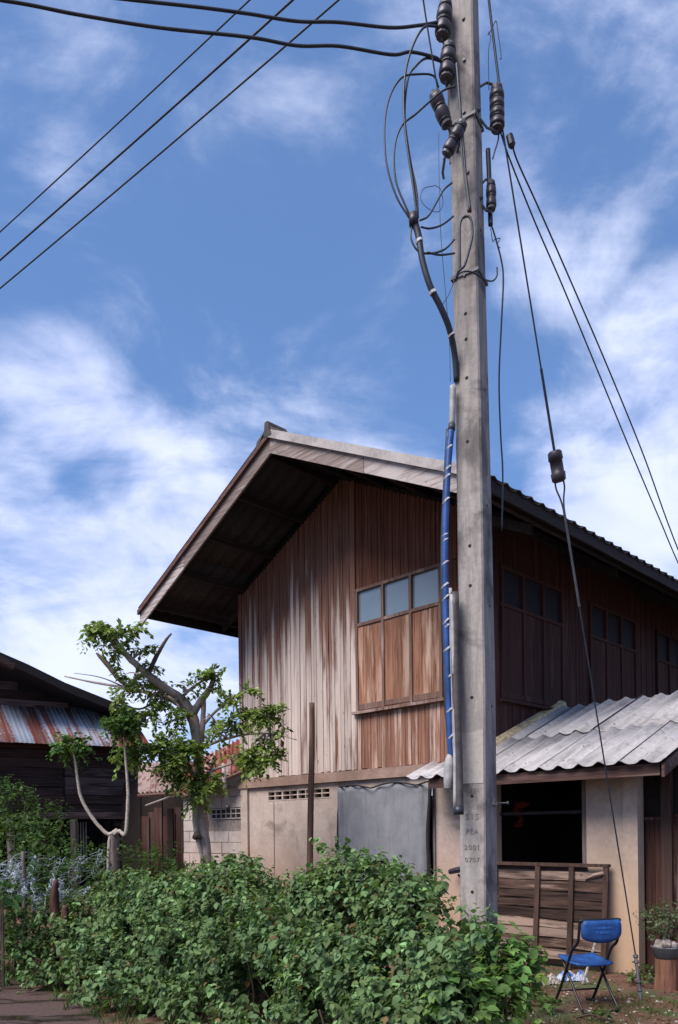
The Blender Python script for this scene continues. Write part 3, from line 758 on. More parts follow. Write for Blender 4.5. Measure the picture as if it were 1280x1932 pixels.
MB().hexa([Vector((bq[0].x, bq[0].y, 0)), Vector((bq[1].x, bq[1].y, 0)), Vector((bq[1].x, bq[1].y + .1, 0)), Vector((bq[0].x, bq[0].y + .1, 0)),
           Vector((bq[0].x, bq[0].y, 2.75)), Vector((bq[1].x, bq[1].y, bz - .1)), Vector((bq[1].x, bq[1].y + .1, bz - .1)), Vector((bq[0].x, bq[0].y + .1, 2.75))]).build('wall', 'dark', sb)
for k in range(6):
    f0, f1 = k / 6, (k + 1) / 6 - .01; a_, b_ = bq[0].lerp(bq[1], f0), bq[0].lerp(bq[1], f1)
    MB().hexa([Vector((a_.x, a_.y - .03, 0)), Vector((b_.x, b_.y - .03, 0)), Vector((b_.x, b_.y - .005, 0)), Vector((a_.x, a_.y - .005, 0)), Vector((a_.x, a_.y - .03, 2.6)), Vector((b_.x, b_.y - .03, 2.6)), Vector((b_.x, b_.y - .005, 2.6)), Vector((a_.x, a_.y - .005, 2.6))]).build('backdrop_board', 'backing', sb)
# posts and cross pole under the awnings
MB().tube([px(275, 1520, 15.0), px(330, 1500, 14.4), px(392, 1474, 13.6)], .018, 6).build('loose_rail', 'greypost')
tag(bpy.data.objects['loose_rail'], 'thin pale pole slung under the tin awning behind the tree', 'pole')
dp = tag(empty('drain_pipe'), 'short pale drain pipe dropping from rusty tin onto block wall', 'pipe')
MB().tube([px(422, 1440, 12.7), px(424, 1478, 12.75), px(430, 1522, 12.8)], .03, 8).build('pipe', 'greypipe', dp, True)
MB().tube([px(430, 1519, 12.8), px(430.5, 1527, 12.8)], .042, 8).build('pipe_end', 'darkpipe', dp, True)
# red tin back fence seen through the gap
bf = tag(empty('tin_fence', (0, 0, 0)), 'rusty red upright tin fence in the shade between the two houses', 'fence')
for k in range(7):
    q0 = px(268 + k * 12, 1600, 17.5); q0.z = 0
    me = corrugated('fence_sheet', 'fence_tin', .17, 1.95 + .1 * (k % 3), 2, .012, 5)
    o = lay(bf, me, q0 + Vector((0, .02 * (k % 2), 0)), (1, 0, 0), (0, 0, 1), 'fence_sheet')
MB().box(-.06, .06, -.06, .06, 0, 2.1).build('fence_post', 'backing', bf).location = pxz(323, 1700, 0) * 0 + Vector((px(323, 1600, 16.8).x, 16.8, 0))

# ------------------------------------------------------------------ old stilt house on the left
LA = R(33); LX, LY = Vector((math.cos(LA), math.sin(LA), 0)), Vector((-math.sin(LA), math.cos(LA), 0))
e0 = px(0, 1400, 16.2); LO = Vector((e0.x, e0.y, 0))
def lpt(u, v, d):
    r = ray(u, v); o = Vector((0, 0, EYE)); t = ((LO + LY * d) - o).dot(LY) / r.dot(LY); p = o + r * t
    return (p - LO).dot(LX), p.z
oh = tag(empty('stilt_house', LO, LA), 'dark old plank house on stilts with striped rusty tin awning', 'house')
EZ = lpt(60, 1402, 0)[1]
xe = lpt(286, 1412, 0)[0]; XL = -5.5
tw = .76; TD, TZ = 1.75, EZ + 1.12
tl = math.hypot(TD, TZ - EZ)
tin = corrugated('tin_sheet', 'tin', tw + .03, tl + .05, 8, .009, 5, .003, 1.0)
nx_ = int((xe - XL) / tw) + 1
redend = corrugated('end_sheet', 'tin_red', tw + .03, tl + .05, 8, .009, 5, .003, 1.0)
for i in range(nx_):
    x = xe - (i + 1) * tw
    lay(oh, tin if i else redend, (x, random.uniform(-.06, .06), EZ + .004 * (i % 2) + random.uniform(-.01, .01)), (1, 0, random.uniform(-.01, .01)), (0, TD, TZ - EZ), 'awning_sheet')
wx1 = lpt(264, 1480, .55)[0]
zlo = lpt(200, 1532, .55)[1]; zhi = EZ + .28
jx = lpt(123, 1480, .55)[0]
MB().box(XL, wx1 - .01, .58, .66, zlo, zhi).build('wall_lining', 'dark', oh)
for x0, x1 in ((XL, jx), (jx, wx1)):
    z = zlo; k = 0
    while z < zhi - .05:
        h = min(random.uniform(.17, .22), zhi - z)
        t = random.uniform(-.01, .01)
        o = piece('plank', 'oldplank', oh, (x0 + .004, .55 - random.uniform(0, .018), z + .006), (x1 - .004 + random.uniform(-.05, .04), .579, z + h - .005)); o.rotation_euler = (random.uniform(-.03, .0), random.uniform(-.004, .004), 0); z += h
piece('side_plank_wall', 'oldplank', oh, (wx1 - .08, .67, zlo), (wx1 - .005, 5.0, zhi + .5))
piece('floor_joist', 'oldplank', oh, (XL, .5, zlo - .16), (wx1, .62, zlo - .004))
piece('floor_deck', 'dark', oh, (XL, .63, zlo - .12), (wx1, 5, zlo - .005))
for u in (140, 262, 20):
    x = lpt(u, 1560, .6)[0]
    MB().tube([(x, .56, 0), (x + .01, .56, 1.0), (x - .01, .56, zlo - .17)], [.10, .095, .09], 8, jit=.2).build('stilt', 'greypost', oh)
for u in (200, 232, 90, 60):
    x = lpt(u, 1560, 3)[0]
    MB().tube([(x, 3, 0), (x, 3, zlo - .17)], .09, 7, jit=.2).build('stilt', 'oldplank', oh)
MB().box(XL, wx1 + .6, 5.0, 5.06, 0, zlo + .4).box(wx1 + .5, wx1 + .56, 2.2, 4.99, 0, zlo).build('back_screen', 'dark', oh)
# main roof above the awning: underside and gable shade painted near-black
rx1, rzc = lpt(273, 1352, .55)
rx0, rzl = lpt(-150, 1170, .55)
slope_l = (rzl - rzc) / (rx0 - rx1)
pts = [(rx1, .45, rzc), (lpt(120, 1291, .55)[0], .45, lpt(120, 1291, .55)[1]), (lpt(51, 1257, .55)[0], .45, lpt(51, 1257, .55)[1]), (rx0, .45, rzl)]
pts2 = [(x, y, z - .11) for x, y, z in pts]
MB().prism(pts + pts2[::-1], (0, 6.5, 0)).build('roof', 'dark', oh)
MB().prism([(x, .42, z + .02) for x, y, z in pts] + [(x, .42, z - .17) for x, y, z in pts][::-1], (0, .028, 0)).build('barge_board', 'dark', oh)
gx = wx1 - .1
MB().prism([(XL, TD - .05, EZ), (gx, TD - .05, EZ), (gx, TD - .05, rzc + slope_l * (gx - rx1) - .13), (rx0, TD - .05, rzl - .14)], (0, .08, 0)).build('gable_lining', 'dark', oh)
zz = EZ + 1.0
for k in range(7):
    z0_ = zz + k * .2
    xr = min(gx - .02, rx1 + (z0_ + .2 + .16 - rzc) / slope_l)
    if xr > XL + .3: piece('gable_plank', 'oldplank', oh, (XL, TD - .08, z0_ + .006), (xr, TD - .052, z0_ + .194))
# upper roof tier peeping in at the frame edge
MB().prism([(lpt(30, 1252, .2)[0], .2, lpt(30, 1252, .2)[1]), (lpt(-120, 1165, .2)[0], .2, lpt(-120, 1165, .2)[1]), (lpt(-120, 1180, .2)[0], .2, lpt(-120, 1180, .2)[1]), (lpt(26, 1262, .2)[0], .2, lpt(26, 1262, .2)[1])], (0, .22, 0)).build('roof_overlap', 'oldplank', oh)
# slatted crate stack under the old house
ck = tag(empty('slatted_rack', LO, LA), 'pale slatted rack standing under the right end of stilt house', 'rack')
cx_ = lpt(238, 1570, 1.2)[0]
for k in range(6):
    piece('slat', 'greypost', ck, (cx_ - .28, 1.15, .9 + k * .17), (cx_ + .26, 1.17, .98 + k * .17))
for dx in (-.27, .25): piece('upright', 'oldplank', ck, (cx_ + dx - .03, 1.18, 0), (cx_ + dx + .03, 1.24, 1.95))
wr = tag(empty('white_rails', LO, LA), 'pale upright rails leaning under the stilt house behind its grey post', 'rails')
for k in range(4):
    x = lpt(148 + k * 5, 1570, 1.0)[0]
    MB().tube([(x, 1.0, .75), (x + .01, 1.05, 1.85)], .014, 6).build('rail', 'greypipe', wr)

# ------------------------------------------------------------------ utility pole
PD = 5.45
TH = R(31)
FLv = Vector((-math.cos(TH), math.sin(TH), 0)); RTv = Vector((math.sin(TH), math.cos(TH), 0)); FN = Vector((-math.sin(TH), -math.cos(TH), 0)); RN = Vector((math.cos(TH), -math.sin(TH), 0))
rows_px = [(1997, 917), (1600, 916), (1300, 915), (900, 909), (500, 901), (0, 891), (-330, 886)]
edge = [px(u, v, PD) for v, u in rows_px]
base = Vector((edge[0].x, edge[0].y, 0))
pole = tag(empty('utility_pole', base), 'square concrete utility pole with bolt holes standing behind the hedge', 'utility pole')
def pole_e(z):
    for a, b in zip(edge, edge[1:]):
        if a.z <= z <= b.z: return a.lerp(b, (z - a.z) / (b.z - a.z))
    return edge[-1] if z > edge[-1].z else edge[0]
def pole_w(z): return .195 + .004 * (2 - min(z, 8)) * .3, .285 - .0195 * z
m = MB(); rings = []
zs = list(np.linspace(-.3, edge[-1].z, 26)); CH = .012
for z in zs:
    e = pole_e(max(z, edge[0].z)); e = Vector((e.x, e.y, z)) - base; fw, rw = pole_w(max(z, 0))
    c_ = [e, e + RTv * rw, e + RTv * rw + FLv * fw, e + FLv * fw]
    ring = []
    for i in range(4):
        p, q0, q1 = c_[i], c_[i - 1], c_[(i + 1) % 4]
        ring += [p + (q0 - p).normalized() * CH, p + (q1 - p).normalized() * CH]
    rings += ring
fs = [(j * 8 + i, j * 8 + (i + 1) % 8, j * 8 + 8 + (i + 1) % 8, j * 8 + 8 + i) for j in range(len(zs) - 1) for i in range(8)]
fs += [tuple(range(8))[::-1], tuple(range((len(zs) - 1) * 8, len(zs) * 8))]
shaft = m.add(rings, fs).build('shaft', 'pole', pole)
def on_front(z, s, out=0.0):       # s 0 at the near edge, 1 at the left edge of the front face
    e = pole_e(z); fw, rw = pole_w(z); return Vector((e.x, e.y, z)) + FLv * fw * s + FN * out
def on_right(z, s, out=0.0):
    e = pole_e(z); fw, rw = pole_w(z); return Vector((e.x, e.y, z)) + RTv * rw * s + RN * out
def zpx(v, u=890): return px(u, v, PD + .05).z
for v, s in ((592, .5), (640, .5), (713, .5), (833, .52), (1030, .5), (1105, .5), (1316, .5), (1502, .5), (1683, .5), (410, .45), (260, .5)):
    p = on_front(zpx(v), s, .0) - base
    h = MB().lathe([(.0125, -.004), (.0125, .0012)], p, 10, FN).build('bolt_hole', 'hole', pole)  # near-black disc painting the shade inside an open hole
for v, s in ((1140, .55), (950, .5), (730, .55), (430, .5), (1330, .6)):
    MB().lathe([(.010, -.004), (.010, .002)], on_right(zpx(v), s) - base, 8, RN).build('bolt_hole', 'hole', pole)
# grey patch of fresh cement and raised lettering
z0_, z1_ = zpx(1478), zpx(1378)
def fr(z, s, o): return on_front(z, s, o) - base
MB().hexa([fr(z0_, .06, .0), fr(z0_, .96, .0), fr(z0_, .96, .003), fr(z0_, .06, .003), fr(z1_, .06, .0), fr(z1_ - .02, .96, .0), fr(z1_ - .02, .96, .003), fr(z1_, .06, .003)]).build('cement_patch', 'patch', pole)
def lettering(txt, v, size, s=.5, spread=1.25):
    cu_ = bpy.data.curves.new('lettering', 'FONT'); cu_.body = txt; cu_.size = size; cu_.align_x = 'CENTER'; cu_.extrude = .0015; cu_.space_character = spread; cu_.offset = .0002
    t = bpy.data.objects.new('lettering_curve', cu_); COL.objects.link(t)
    dg = bpy.context.evaluated_depsgraph_get(); me = bpy.data.meshes.new_from_object(t.evaluated_get(dg))
    bpy.data.objects.remove(t)
    me.materials.clear(); me.materials.append(M['ink'])
    o = obj('lettering', me, pole)
    z = Vector((0, 0, 1)); x = -FLv; mm = Matrix((x, z, x.cross(z))).transposed().to_4x4(); mm.translation = on_front(zpx(v), s, .0022) - base; o.matrix_basis = mm
for txt, v, sz in (('EE', 1497, .050), ('515', 1546, .060), ('PEA', 1573, .050), ('2001', 1603, .050), ('0707', 1626, .046)):
    lettering(txt, v, sz)
# steel straps round the pole
def strap(v, out=.004, h=.03):
    z = zpx(v); fw, rw = pole_w(z); e = pole_e(z) - base; e.z = z
    m = MB(); g_ = .006
    c_ = [e - FLv * g_ - RTv * g_, e - FLv * g_ + RTv * (rw + g_), e + FLv * (fw + g_) + RTv * (rw + g_), e + FLv * (fw + g_) - RTv * g_]
    for i in range(4):
        a, b = c_[i], c_[(i + 1) % 4]; cen = sum(c_, Vector()) / 4
        n = ((a + b) / 2 - cen); n.z = 0; n.normalize(); d_ = (b - a).normalized() * .004
        m.hexa([a - d_, b + d_, b + d_ + n * .005, a - d_ + n * .005] + [p + Vector((0, 0, h)) for p in (a - d_, b + d_, b + d_ + n * .005, a - d_ + n * .005)])
    m.build('strap', 'galv', pole)
for v in (228, 520): strap(v, h=.022)
q0, q1 = px(846, -40, 5.58), px(856, 306, 5.58)
MB().hexa([q - base + o for q in (q1, q0) for o in (Vector((-.028, 0, 0)), Vector((.028, .0, 0)), Vector((.028, .02, 0)), Vector((-.028, .02, 0)))]).build('rack_bar', 'pole', pole)
MB().lathe([(.006, 0), (.006, .09), (.012, .09), (.012, .10)], on_right(zpx(1515), .85) - base, 8, RN).build('step_bolt', 'galv', pole)
MB().hexa([on_right(zpx(1518), .55, o) - base for o in (0, .02)] + [on_right(zpx(1518), .9, o) - base for o in (.02, 0)] + [on_right(zpx(1505), .6, o) - base for o in (0, .012)] + [on_right(zpx(1512), .85, o) - base for o in (.012, 0)]).build('bracket_lug', 'pole', pole)
for v, s_ in ((40, .35), (118, .35), (215, .4), (228, .8), (330, .3), (520, .5)):
    MB().lathe([(.014, 0), (.014, .005), (.010, .005), (.010, .012)], on_front(zpx(v), s_) - base, 6, FN).build('through_bolt', 'galv', pole)
for v in (205, 370):
    MB().lathe([(.016, 0), (.016, .006), (.011, .006), (.011, .02)], on_right(zpx(v), .5) - base, 6, RN).build('through_bolt', 'galv', pole)
# spool insulators
def insulator(u, v, D, length, r, axis, label, mat='porcelain', n=3):
    c = px(u, v, D); prof = []
    for k in range(n):
        z0 = -length / 2 + k * length / n; dz = length / n
        prof += [(r * .80, z0), (r * .97, z0 + dz * .06), (r, z0 + dz * .2), (r * .96, z0 + dz * .62), (r * .80, z0 + dz * .74), (r * .76, z0 + dz * .92), (r * .80, z0 + dz * .99)]
    ax = Vector(axis).normalized()
    root = tag(empty('spool_insulator', c), label, 'insulator', 'insulators on the pole')
    MB().lathe(prof, (0, 0, 0), 14, ax).build('spool', mat, root, True)
    MB().lathe([(.008, -length / 2 - .05), (.008, length / 2 + .05)], (0, 0, 0), 6, ax).build('pin', 'galv', root)
    MB().lathe([(r * .55, -length / 2 - .022), (r * .8, -length / 2 - .018), (r * .8, -length / 2 - .002)], (0, 0, 0), 10, ax).build('lower_cap', 'galv', root)
    MB().lathe([(r * .8, length / 2 + .002), (r * .8, length / 2 + .018), (r * .5, length / 2 + .022)], (0, 0, 0), 10, ax).build('upper_cap', 'galv', root)
    for k in range(3): MB().lathe([(r * .82, .0), (r * .90, .004), (r * .90, .009), (r * .82, .013)], ax * (-length / 2 + length * (.80 + .012 * k) / n + length / n * (k % n) * .98), 12, ax + Vector((random.uniform(-.1, .1), random.uniform(-.1, .1), 0))).build('tie_wire', 'cable', root)
    q = on_front(c.z, 1.0) if u < 880 else on_right(c.z, .8)
    q = Vector((q.x, q.y, c.z)); e = ax * (length / 2 + .035)
    m = MB()
    for sg in (1, -1): m.tube([e * sg, e * sg * .98 + (q - c) * .6, (q - c) + e * sg * .7], .009, 6)
    m.build('clevis', 'galv', root)
    return root
insulator(838, 38, 5.48, .20, .058, (.12, 0, 1), 'upper dark spool insulator on the left side of the pole top', n=2)
insulator(845, 118, 5.48, .20, .058, (.1, 0, 1), 'second dark spool insulator below the uppermost left one', n=2)
insulator(832, 207, 5.42, .20, .050, (.35, 0, -.9), 'tilted dark insulator gripping thin wire left of the pole', n=2)
insulator(938, 205, 5.60, .30, .055, (.02, .1, 1), 'long dark insulator on the right side of the pole', n=4)
insulator(927, 370, 5.58, .18, .038, (.02, .1, 1), 'small dark insulator lowest on the right side of the pole', n=2)
insulator(858, 262, 5.33, .18, .045, (.5, -.2, .8), 'dark insulator lying across the front of the pole', n=2)

# ------------------------------------------------------------------ cables
def wire(name, label, pts, r, mat='cable', cat='cable', n=6, smooth=True, group='cables and wires at the pole', parent=None):
    P = [px(u, v, D) for u, v, D in pts]
    o = MB().tube(smooth_path(P, 7) if smooth else P, r, n).build(name, mat, parent, True)
    if parent is None: tag(o, label, cat, group)
    return o
def sag_line(a, b, n=10, s=.0): return [(a[0] + (b[0] - a[0]) * i / n, a[1] + (b[1] - a[1]) * i / n + s * 4 * (i / n) * (1 - i / n), a[2] + (b[2] - a[2]) * i / n) for i in range(n + 1)]
wire('power_line', 'leftmost of three slanting black lines crossing the upper left sky', sag_line((-130, 556, 10.6), (560, -84, 7), 8, 4), .0085)
wire('power_line', 'thick middle one of three slanting black lines crossing upper left sky', sag_line((-130, 604, 10.4), (680, -116, 6.8), 8, 5), .0115)
wire('power_line', 'rightmost of three slanting black lines crossing the upper left sky', sag_line((-130, 652, 10.2), (760, -106, 6.6), 8, 6), .0095)
wire('power_line', 'upper wavy black cable running left from the highest insulator', [(-300, -38, 4.4), (60, -20, 4.7), (270, 2, 4.9), (380, 14, 5.0), (470, 26, 5.1), (560, 40, 5.2), (640, 42, 5.25), (735, 52, 5.35), (790, 48, 5.4), (826, 42, 5.45)], .0105)
wire('power_line', 'lower wavy black cable running left across the top of the sky', [(-300, -34, 4.4), (0, 0, 4.7), (150, 28, 4.85), (300, 52, 5.0), (470, 70, 5.1), (560, 86, 5.2), (640, 87, 5.25), (738, 103, 5.35), (775, 98, 5.38), (820, 108, 5.42), (832, 116, 5.45)], .0105)
wire('guy_wire_strand', 'thin black wire dropping from the frame top to tilted insulator', [(790, -60, 5.2), (805, 40, 5.3), (818, 120, 5.36), (829, 185, 5.42)], .006)
wire('jumper_loop', 'large outer cable loop left of the pole top', [(828, 50, 5.45), (800, 52, 5.4), (778, 90, 5.38), (765, 140, 5.36), (762, 200, 5.34), (768, 270, 5.33), (780, 350, 5.33), (788, 410, 5.34)], .0085)
wire('jumper_loop', 'narrow cable loop hugging the largest loop beside pole', [(832, 116, 5.45), (805, 110, 5.42), (785, 125, 5.38), (770, 150, 5.37), (764, 220, 5.36), (774, 300, 5.35), (786, 360, 5.34), (789, 412, 5.34)], .0075)
wire('jumper_loop', 'leftmost thin cable loop bulging out from the pole', [(828, 165, 5.42), (818, 143, 5.4), (790, 140, 5.38), (758, 147, 5.36), (735, 185, 5.35), (726, 240, 5.34), (730, 310, 5.33), (748, 370, 5.33), (773, 412, 5.34)], .0068)
wire('jumper_loop', 'crossing cable loop from pole face down to the black sleeve', [(860, 163, 5.34), (838, 170, 5.34), (815, 188, 5.34), (785, 215, 5.34), (758, 238, 5.33), (745, 280, 5.33), (747, 340, 5.33), (766, 390, 5.33), (778, 415, 5.34)], .0070)
wire('jumper_loop', 'short curved lead from black sleeve up to the pole face', [(792, 416, 5.34), (808, 408, 5.34), (824, 382, 5.36), (838, 358, 5.4), (853, 345, 5.46)], .0065)
wire('jumper_loop', 'middle short lead sagging between black sleeve and pole', [(794, 428, 5.34), (812, 431, 5.35), (835, 424, 5.4), (856, 408, 5.46)], .0065)
wire('jumper_loop', 'lowest pair lead sagging from black sleeve to pole', [(778, 420, 5.34), (776, 450, 5.33), (790, 474, 5.33), (815, 478, 5.35), (840, 470, 5.42), (858, 452, 5.47)], .0068)
wire('jumper_loop', 'flat lead under the sleeve reaching the pole edge', [(806, 476, 5.33), (830, 481, 5.38), (858, 478, 5.47)], .0068)
wire('thin_wire', 'hair-thin wire hanging beside the sleeve left of the pole', [(828, 250, 5.4), (829, 340, 5.4), (832, 440, 5.4), (840, 540, 5.42), (848, 640, 5.45), (850, 720, 5.46)], .0022, group='hair-thin wires')
wire('thin_wire', 'hair-thin wire ring left of the pole below loops', [(822, 350, 5.4), (800, 356, 5.4), (794, 375, 5.4), (806, 392, 5.4), (826, 400, 5.4), (836, 385, 5.42), (832, 358, 5.4), (822, 350, 5.4)], .0022, group='hair-thin wires')
wire('thin_wire', 'fine wire slanting from strap to thick black cable', [(858, 530, 5.42), (845, 560, 5.42), (836, 575, 5.42), (840, 590, 5.44)], .0028, group='hair-thin wires')
# thick sleeve cable
sc = tag(empty('sleeve_cable', px(780, 415, 5.34)), 'thick black sleeved cable bundle with white ties curving into the pole', 'cable')
P = [px(u, v, D) - sc.location for u, v, D in ((780, 412, 5.34), (790, 445, 5.34), (797, 490, 5.34), (812, 540, 5.35), (832, 580, 5.38), (848, 620, 5.43), (858, 668, 5.5), (862, 720, 5.54))]
MB().tube(smooth_path(P, 6), [.024] * 8 + [.022] * 35, 9).build('sleeve', 'cable', sc, True)
MB().tube([P[0] + Vector((0, 0, .03)), P[0] - Vector((-.004, 0, .05))], .034, 9).build('sleeve_collar', 'black', sc, True)
for u, v, D in ((791, 455, 5.34), (817, 552, 5.35), (852, 632, 5.45)):
    c = px(u, v, D) - sc.location; MB().tube([c + Vector((-.004, 0, .008)), c + Vector((.004, 0, -.008))], .027, 9).build('cable_tie', 'white', sc)
# looped cable on the front face
wire('face_loop', 'black cable looped on the front face of pole above the strap', [(868, 510, 5.32), (868, 470, 5.31), (868, 425, 5.31), (876, 409, 5.31), (888, 412, 5.30), (892, 440, 5.30), (886, 470, 5.30), (877, 500, 5.31), (866, 512, 5.32), (860, 530, 5.38)], .009)
wire('face_cable', 'black cable running down front face of pole between insulator and loop', [(862, 120, 5.33), (870, 220, 5.32), (879, 330, 5.31), (888, 400, 5.30)], .010)
wire('face_cable', 'second black cable beside the first on the front face of pole', [(868, 210, 5.32), (872, 290, 5.31), (882, 370, 5.31), (884, 400, 5.3)], .008)
wire('wrap_wire', 'loose wire wrapped round pole at its lower strap', [(858, 532, 5.38), (868, 515, 5.31), (885, 512, 5.29), (900, 518, 5.30), (916, 528, 5.36), (930, 530, 5.5), (938, 520, 5.52), (938, 505, 5.54)], .006)
wire('riser_cable', 'long black cable entering frame top on the right of the pole', [(917, -60, 5.6), (925, 20, 5.6), (936, 110, 5.6), (943, 165, 5.6)], .0095)
wire('thin_wire', 'short twisted wire tails right of the pole near the top', [(921, 66, 5.58), (928, 55, 5.6), (936, 40, 5.6), (940, 62, 5.6), (946, 105, 5.6), (944, 112, 5.6)], .0035, group='hair-thin wires')
wire('thin_wire', 'thin wire zigzag on the right beside the riser cable', [(923, 170, 5.58), (922, 100, 5.58), (926, 72, 5.58), (922, 60, 5.58)], .003, group='hair-thin wires')
wire('bracket_cable', 'black cable strip clamped to the right edge of the pole', [(921, 282, 5.6), (923, 330, 5.6), (925, 400, 5.6), (926, 425, 5.6)], .018)
wire('hanging_cable', 'slack black cable hanging down right beside the pole', [(926, 420, 5.6), (934, 445, 5.62), (946, 490, 5.65), (950, 530, 5.66), (946, 620, 5.68), (942, 720, 5.7), (945, 820, 5.72), (949, 895, 5.74), (947, 1000, 5.74)], .0062)
wire('hanging_cable', 'short kinked cable tail beneath the long right insulator', [(942, 245, 5.6), (940, 265, 5.6), (934, 285, 5.6), (930, 300, 5.6)], .006)
wire('curl_wire', 'curled wire end right of the pole at the lower strap', [(926, 430, 5.6), (930, 455, 5.6), (934, 452, 5.6), (944, 450, 5.6), (938, 462, 5.6), (944, 468, 5.6)], .003, group='hair-thin wires')
wire('service_drop', 'left line of the pair slanting down right across the cloud', [(945, 250, 5.6), (962, 300, 5.7), (1010, 420, 6.0), (1062, 540, 6.3), (1120, 680, 6.7), (1190, 850, 7.1), (1245, 980, 7.5), (1290, 1085, 7.8), (1420, 1370, 8.9)], .0062)
wire('service_drop', 'right line of the pair slanting down right across the cloud', [(966, 262, 5.62), (975, 300, 5.7), (1020, 400, 5.95), (1090, 560, 6.35), (1150, 700, 6.7), (1215, 860, 7.2), (1285, 1050, 7.8), (1410, 1345, 8.9)], .0062)
MB().lathe([(.012, -.05), (.026, -.04), (.028, .03), (.016, .05)], px(964, 266, 5.6), 9, (.25, 0, -1)).build('wire_clamp', 'black')
tag(bpy.data.objects['wire_clamp'], 'small black wedge clamp where two service lines leave the pole', 'clamp')

# conduits strapped to the left of the pole
cb = tag(empty('blue_conduit', px(845, 800, 5.5)), 'bright blue conduit bundle with white ties hung left of the pole', 'conduit')
def seg_px(parent, name, mat, pts, r, n=10, rr=None):
    P = [px(u, v, D) - parent.location for u, v, D in pts]
    return MB().tube(smooth_path(P, 5), r if rr is None else rr, n).build(name, mat, parent, True)
seg_px(cb, 'upper_tube', 'bluepipe', ((853, 802, 5.5), (848, 850, 5.5), (843, 930, 5.5), (840, 1030, 5.5), (841, 1110, 5.5), (843, 1190, 5.5), (845, 1250, 5.5), (848, 1330, 5.5), (850, 1400, 5.5), (853, 1440, 5.5)), .024)
seg_px(cb, 'lower_tube', 'cable', ((846, 810, 5.53), (841, 900, 5.53), (836, 1010, 5.53), (836, 1100, 5.53), (839, 1200, 5.53), (842, 1310, 5.52), (846, 1380, 5.52), (850, 1420, 5.52)), .016)
seg_px(cb, 'inner_tube', 'greypipe', ((850, 1110, 5.49), (851, 1200, 5.49), (853, 1300, 5.49), (856, 1420, 5.49), (857, 1480, 5.49)), .012)
for v, u in ((845, 848), (885, 845), (900, 844), (945, 842), (1010, 840), (1020, 840), (1063, 840), (1105, 840), (1128, 841), (1172, 842), (1182, 843), (1225, 844), (1277, 847), (1340, 848), (1390, 850)):
    c = px(u, v, 5.505) - cb.location; MB().tube([c + Vector((-.004, 0, .003 + .004 * random.random())), c + Vector((.004, 0, -.004))], .029 + random.random() * .006, 10).build('cable_tie', 'white', cb)
gp = tag(empty('grey_conduit', px(855, 760, 5.5)), 'short grey pipe at the pole side above the blue conduit', 'pipe')
seg_px(gp, 'pipe', 'greypipe', ((855, 728, 5.5), (854, 765, 5.5), (853, 803, 5.5)), .022)
seg_px(gp, 'pipe_end', 'darkpipe', ((853, 800, 5.5), (852.5, 812, 5.5)), .026)
dk = tag(empty('dark_conduit', px(866, 1535, 5.42)), 'long dark pipe down the left edge of pole ending above the hedge', 'pipe')
seg_px(dk, 'pipe', 'darkpipe', ((858, 1118, 5.47), (860, 1250, 5.46), (863, 1350, 5.45), (866, 1450, 5.44), (867, 1533, 5.43)), .030)
seg_px(dk, 'half_shell', 'greypipe', ((853, 1122, 5.46), (855, 1200, 5.45), (858, 1300, 5.45), (859, 1420, 5.44), (859, 1525, 5.43)), .014)
seg_px(dk, 'end_collar', 'black', ((866, 1522, 5.42), (866, 1537, 5.42)), .036)
jb = tag(empty('clear_bag', px(848, 1455, 5.5)), 'pale plastic bag tied round the lower end of blue conduit', 'bag')
m = MB(); prof = [(.02, .12), (.032, .09), (.04, .02), (.038, -.05), (.034, -.12), (.026, -.13)]
m.lathe(prof, (0, 0, 0), 10, (.06, 0, 1)).build('film', 'greypipe', jb, True)

# guy wire, its strain insulator and anchor
gy = tag(empty('guy_wire', pxz(1212, 1890, 0)), 'long taut guy wire with strain insulator running from pole to ground anchor', 'guy wire')
gA, gB = px(948, 240, 5.58), px(1201, 1812, 7.15)
def gat(v):
    for _ in range(1): pass
    lo, hi = 0.0, 1.0
    for _ in range(30):
        mid = (lo + hi) / 2; p = gA.lerp(gB, mid); vv = V0 - F * ((p.z - EYE) / p.y); 
        if vv < v: lo = mid
        else: hi = mid
    return gA.lerp(gB, lo) - gy.location
MB().tube([gat(240), gat(858)], .0065, 6).build('strand', 'cable', gy); MB().tube([gat(700), gat(858)], .0105, 6).build('grip', 'cable', gy)
ax = (gat(915) - gat(858)).normalized()
MB().lathe([(.040, -.118), (.055, -.105), (.058, -.05), (.05, -.045), (.05, .045), (.058, .05), (.055, .105), (.040, .118)], (gat(852) + gat(918)) / 2, 14, ax).build('strain_insulator', 'porcelain', gy, True)
sd = ax.cross(Vector((0, 1, 0))).normalized()
for sg in (1, -1): MB().tube(smooth_path([gat(905) + sd * .03 * sg, gat(925) + sd * .035 * sg, gat(948) + sd * .012 * sg, gat(975)], 4), .007, 6).build('loop', 'galv', gy)
MB().tube([gat(960), gat(1150)], .0105, 6).build('grip', 'galv', gy)
MB().tube([gat(975), gat(1811)], .0065, 6).build('strand', 'cable', gy)
ab = Vector((0, 0, -.1)); at_ = gat(1811)
MB().tube([at_, at_.lerp(ab, .5), ab], .014, 7).build('anchor_rod', 'galv', gy)
for t in (0.0, .1, .45, .6): MB().lathe([(.014, -.018), (.024, -.012), (.024, .012), (.014, .018)], at_.lerp(ab, t), 8, (ab - at_)).build('turnbuckle_nut', 'galv', gy)

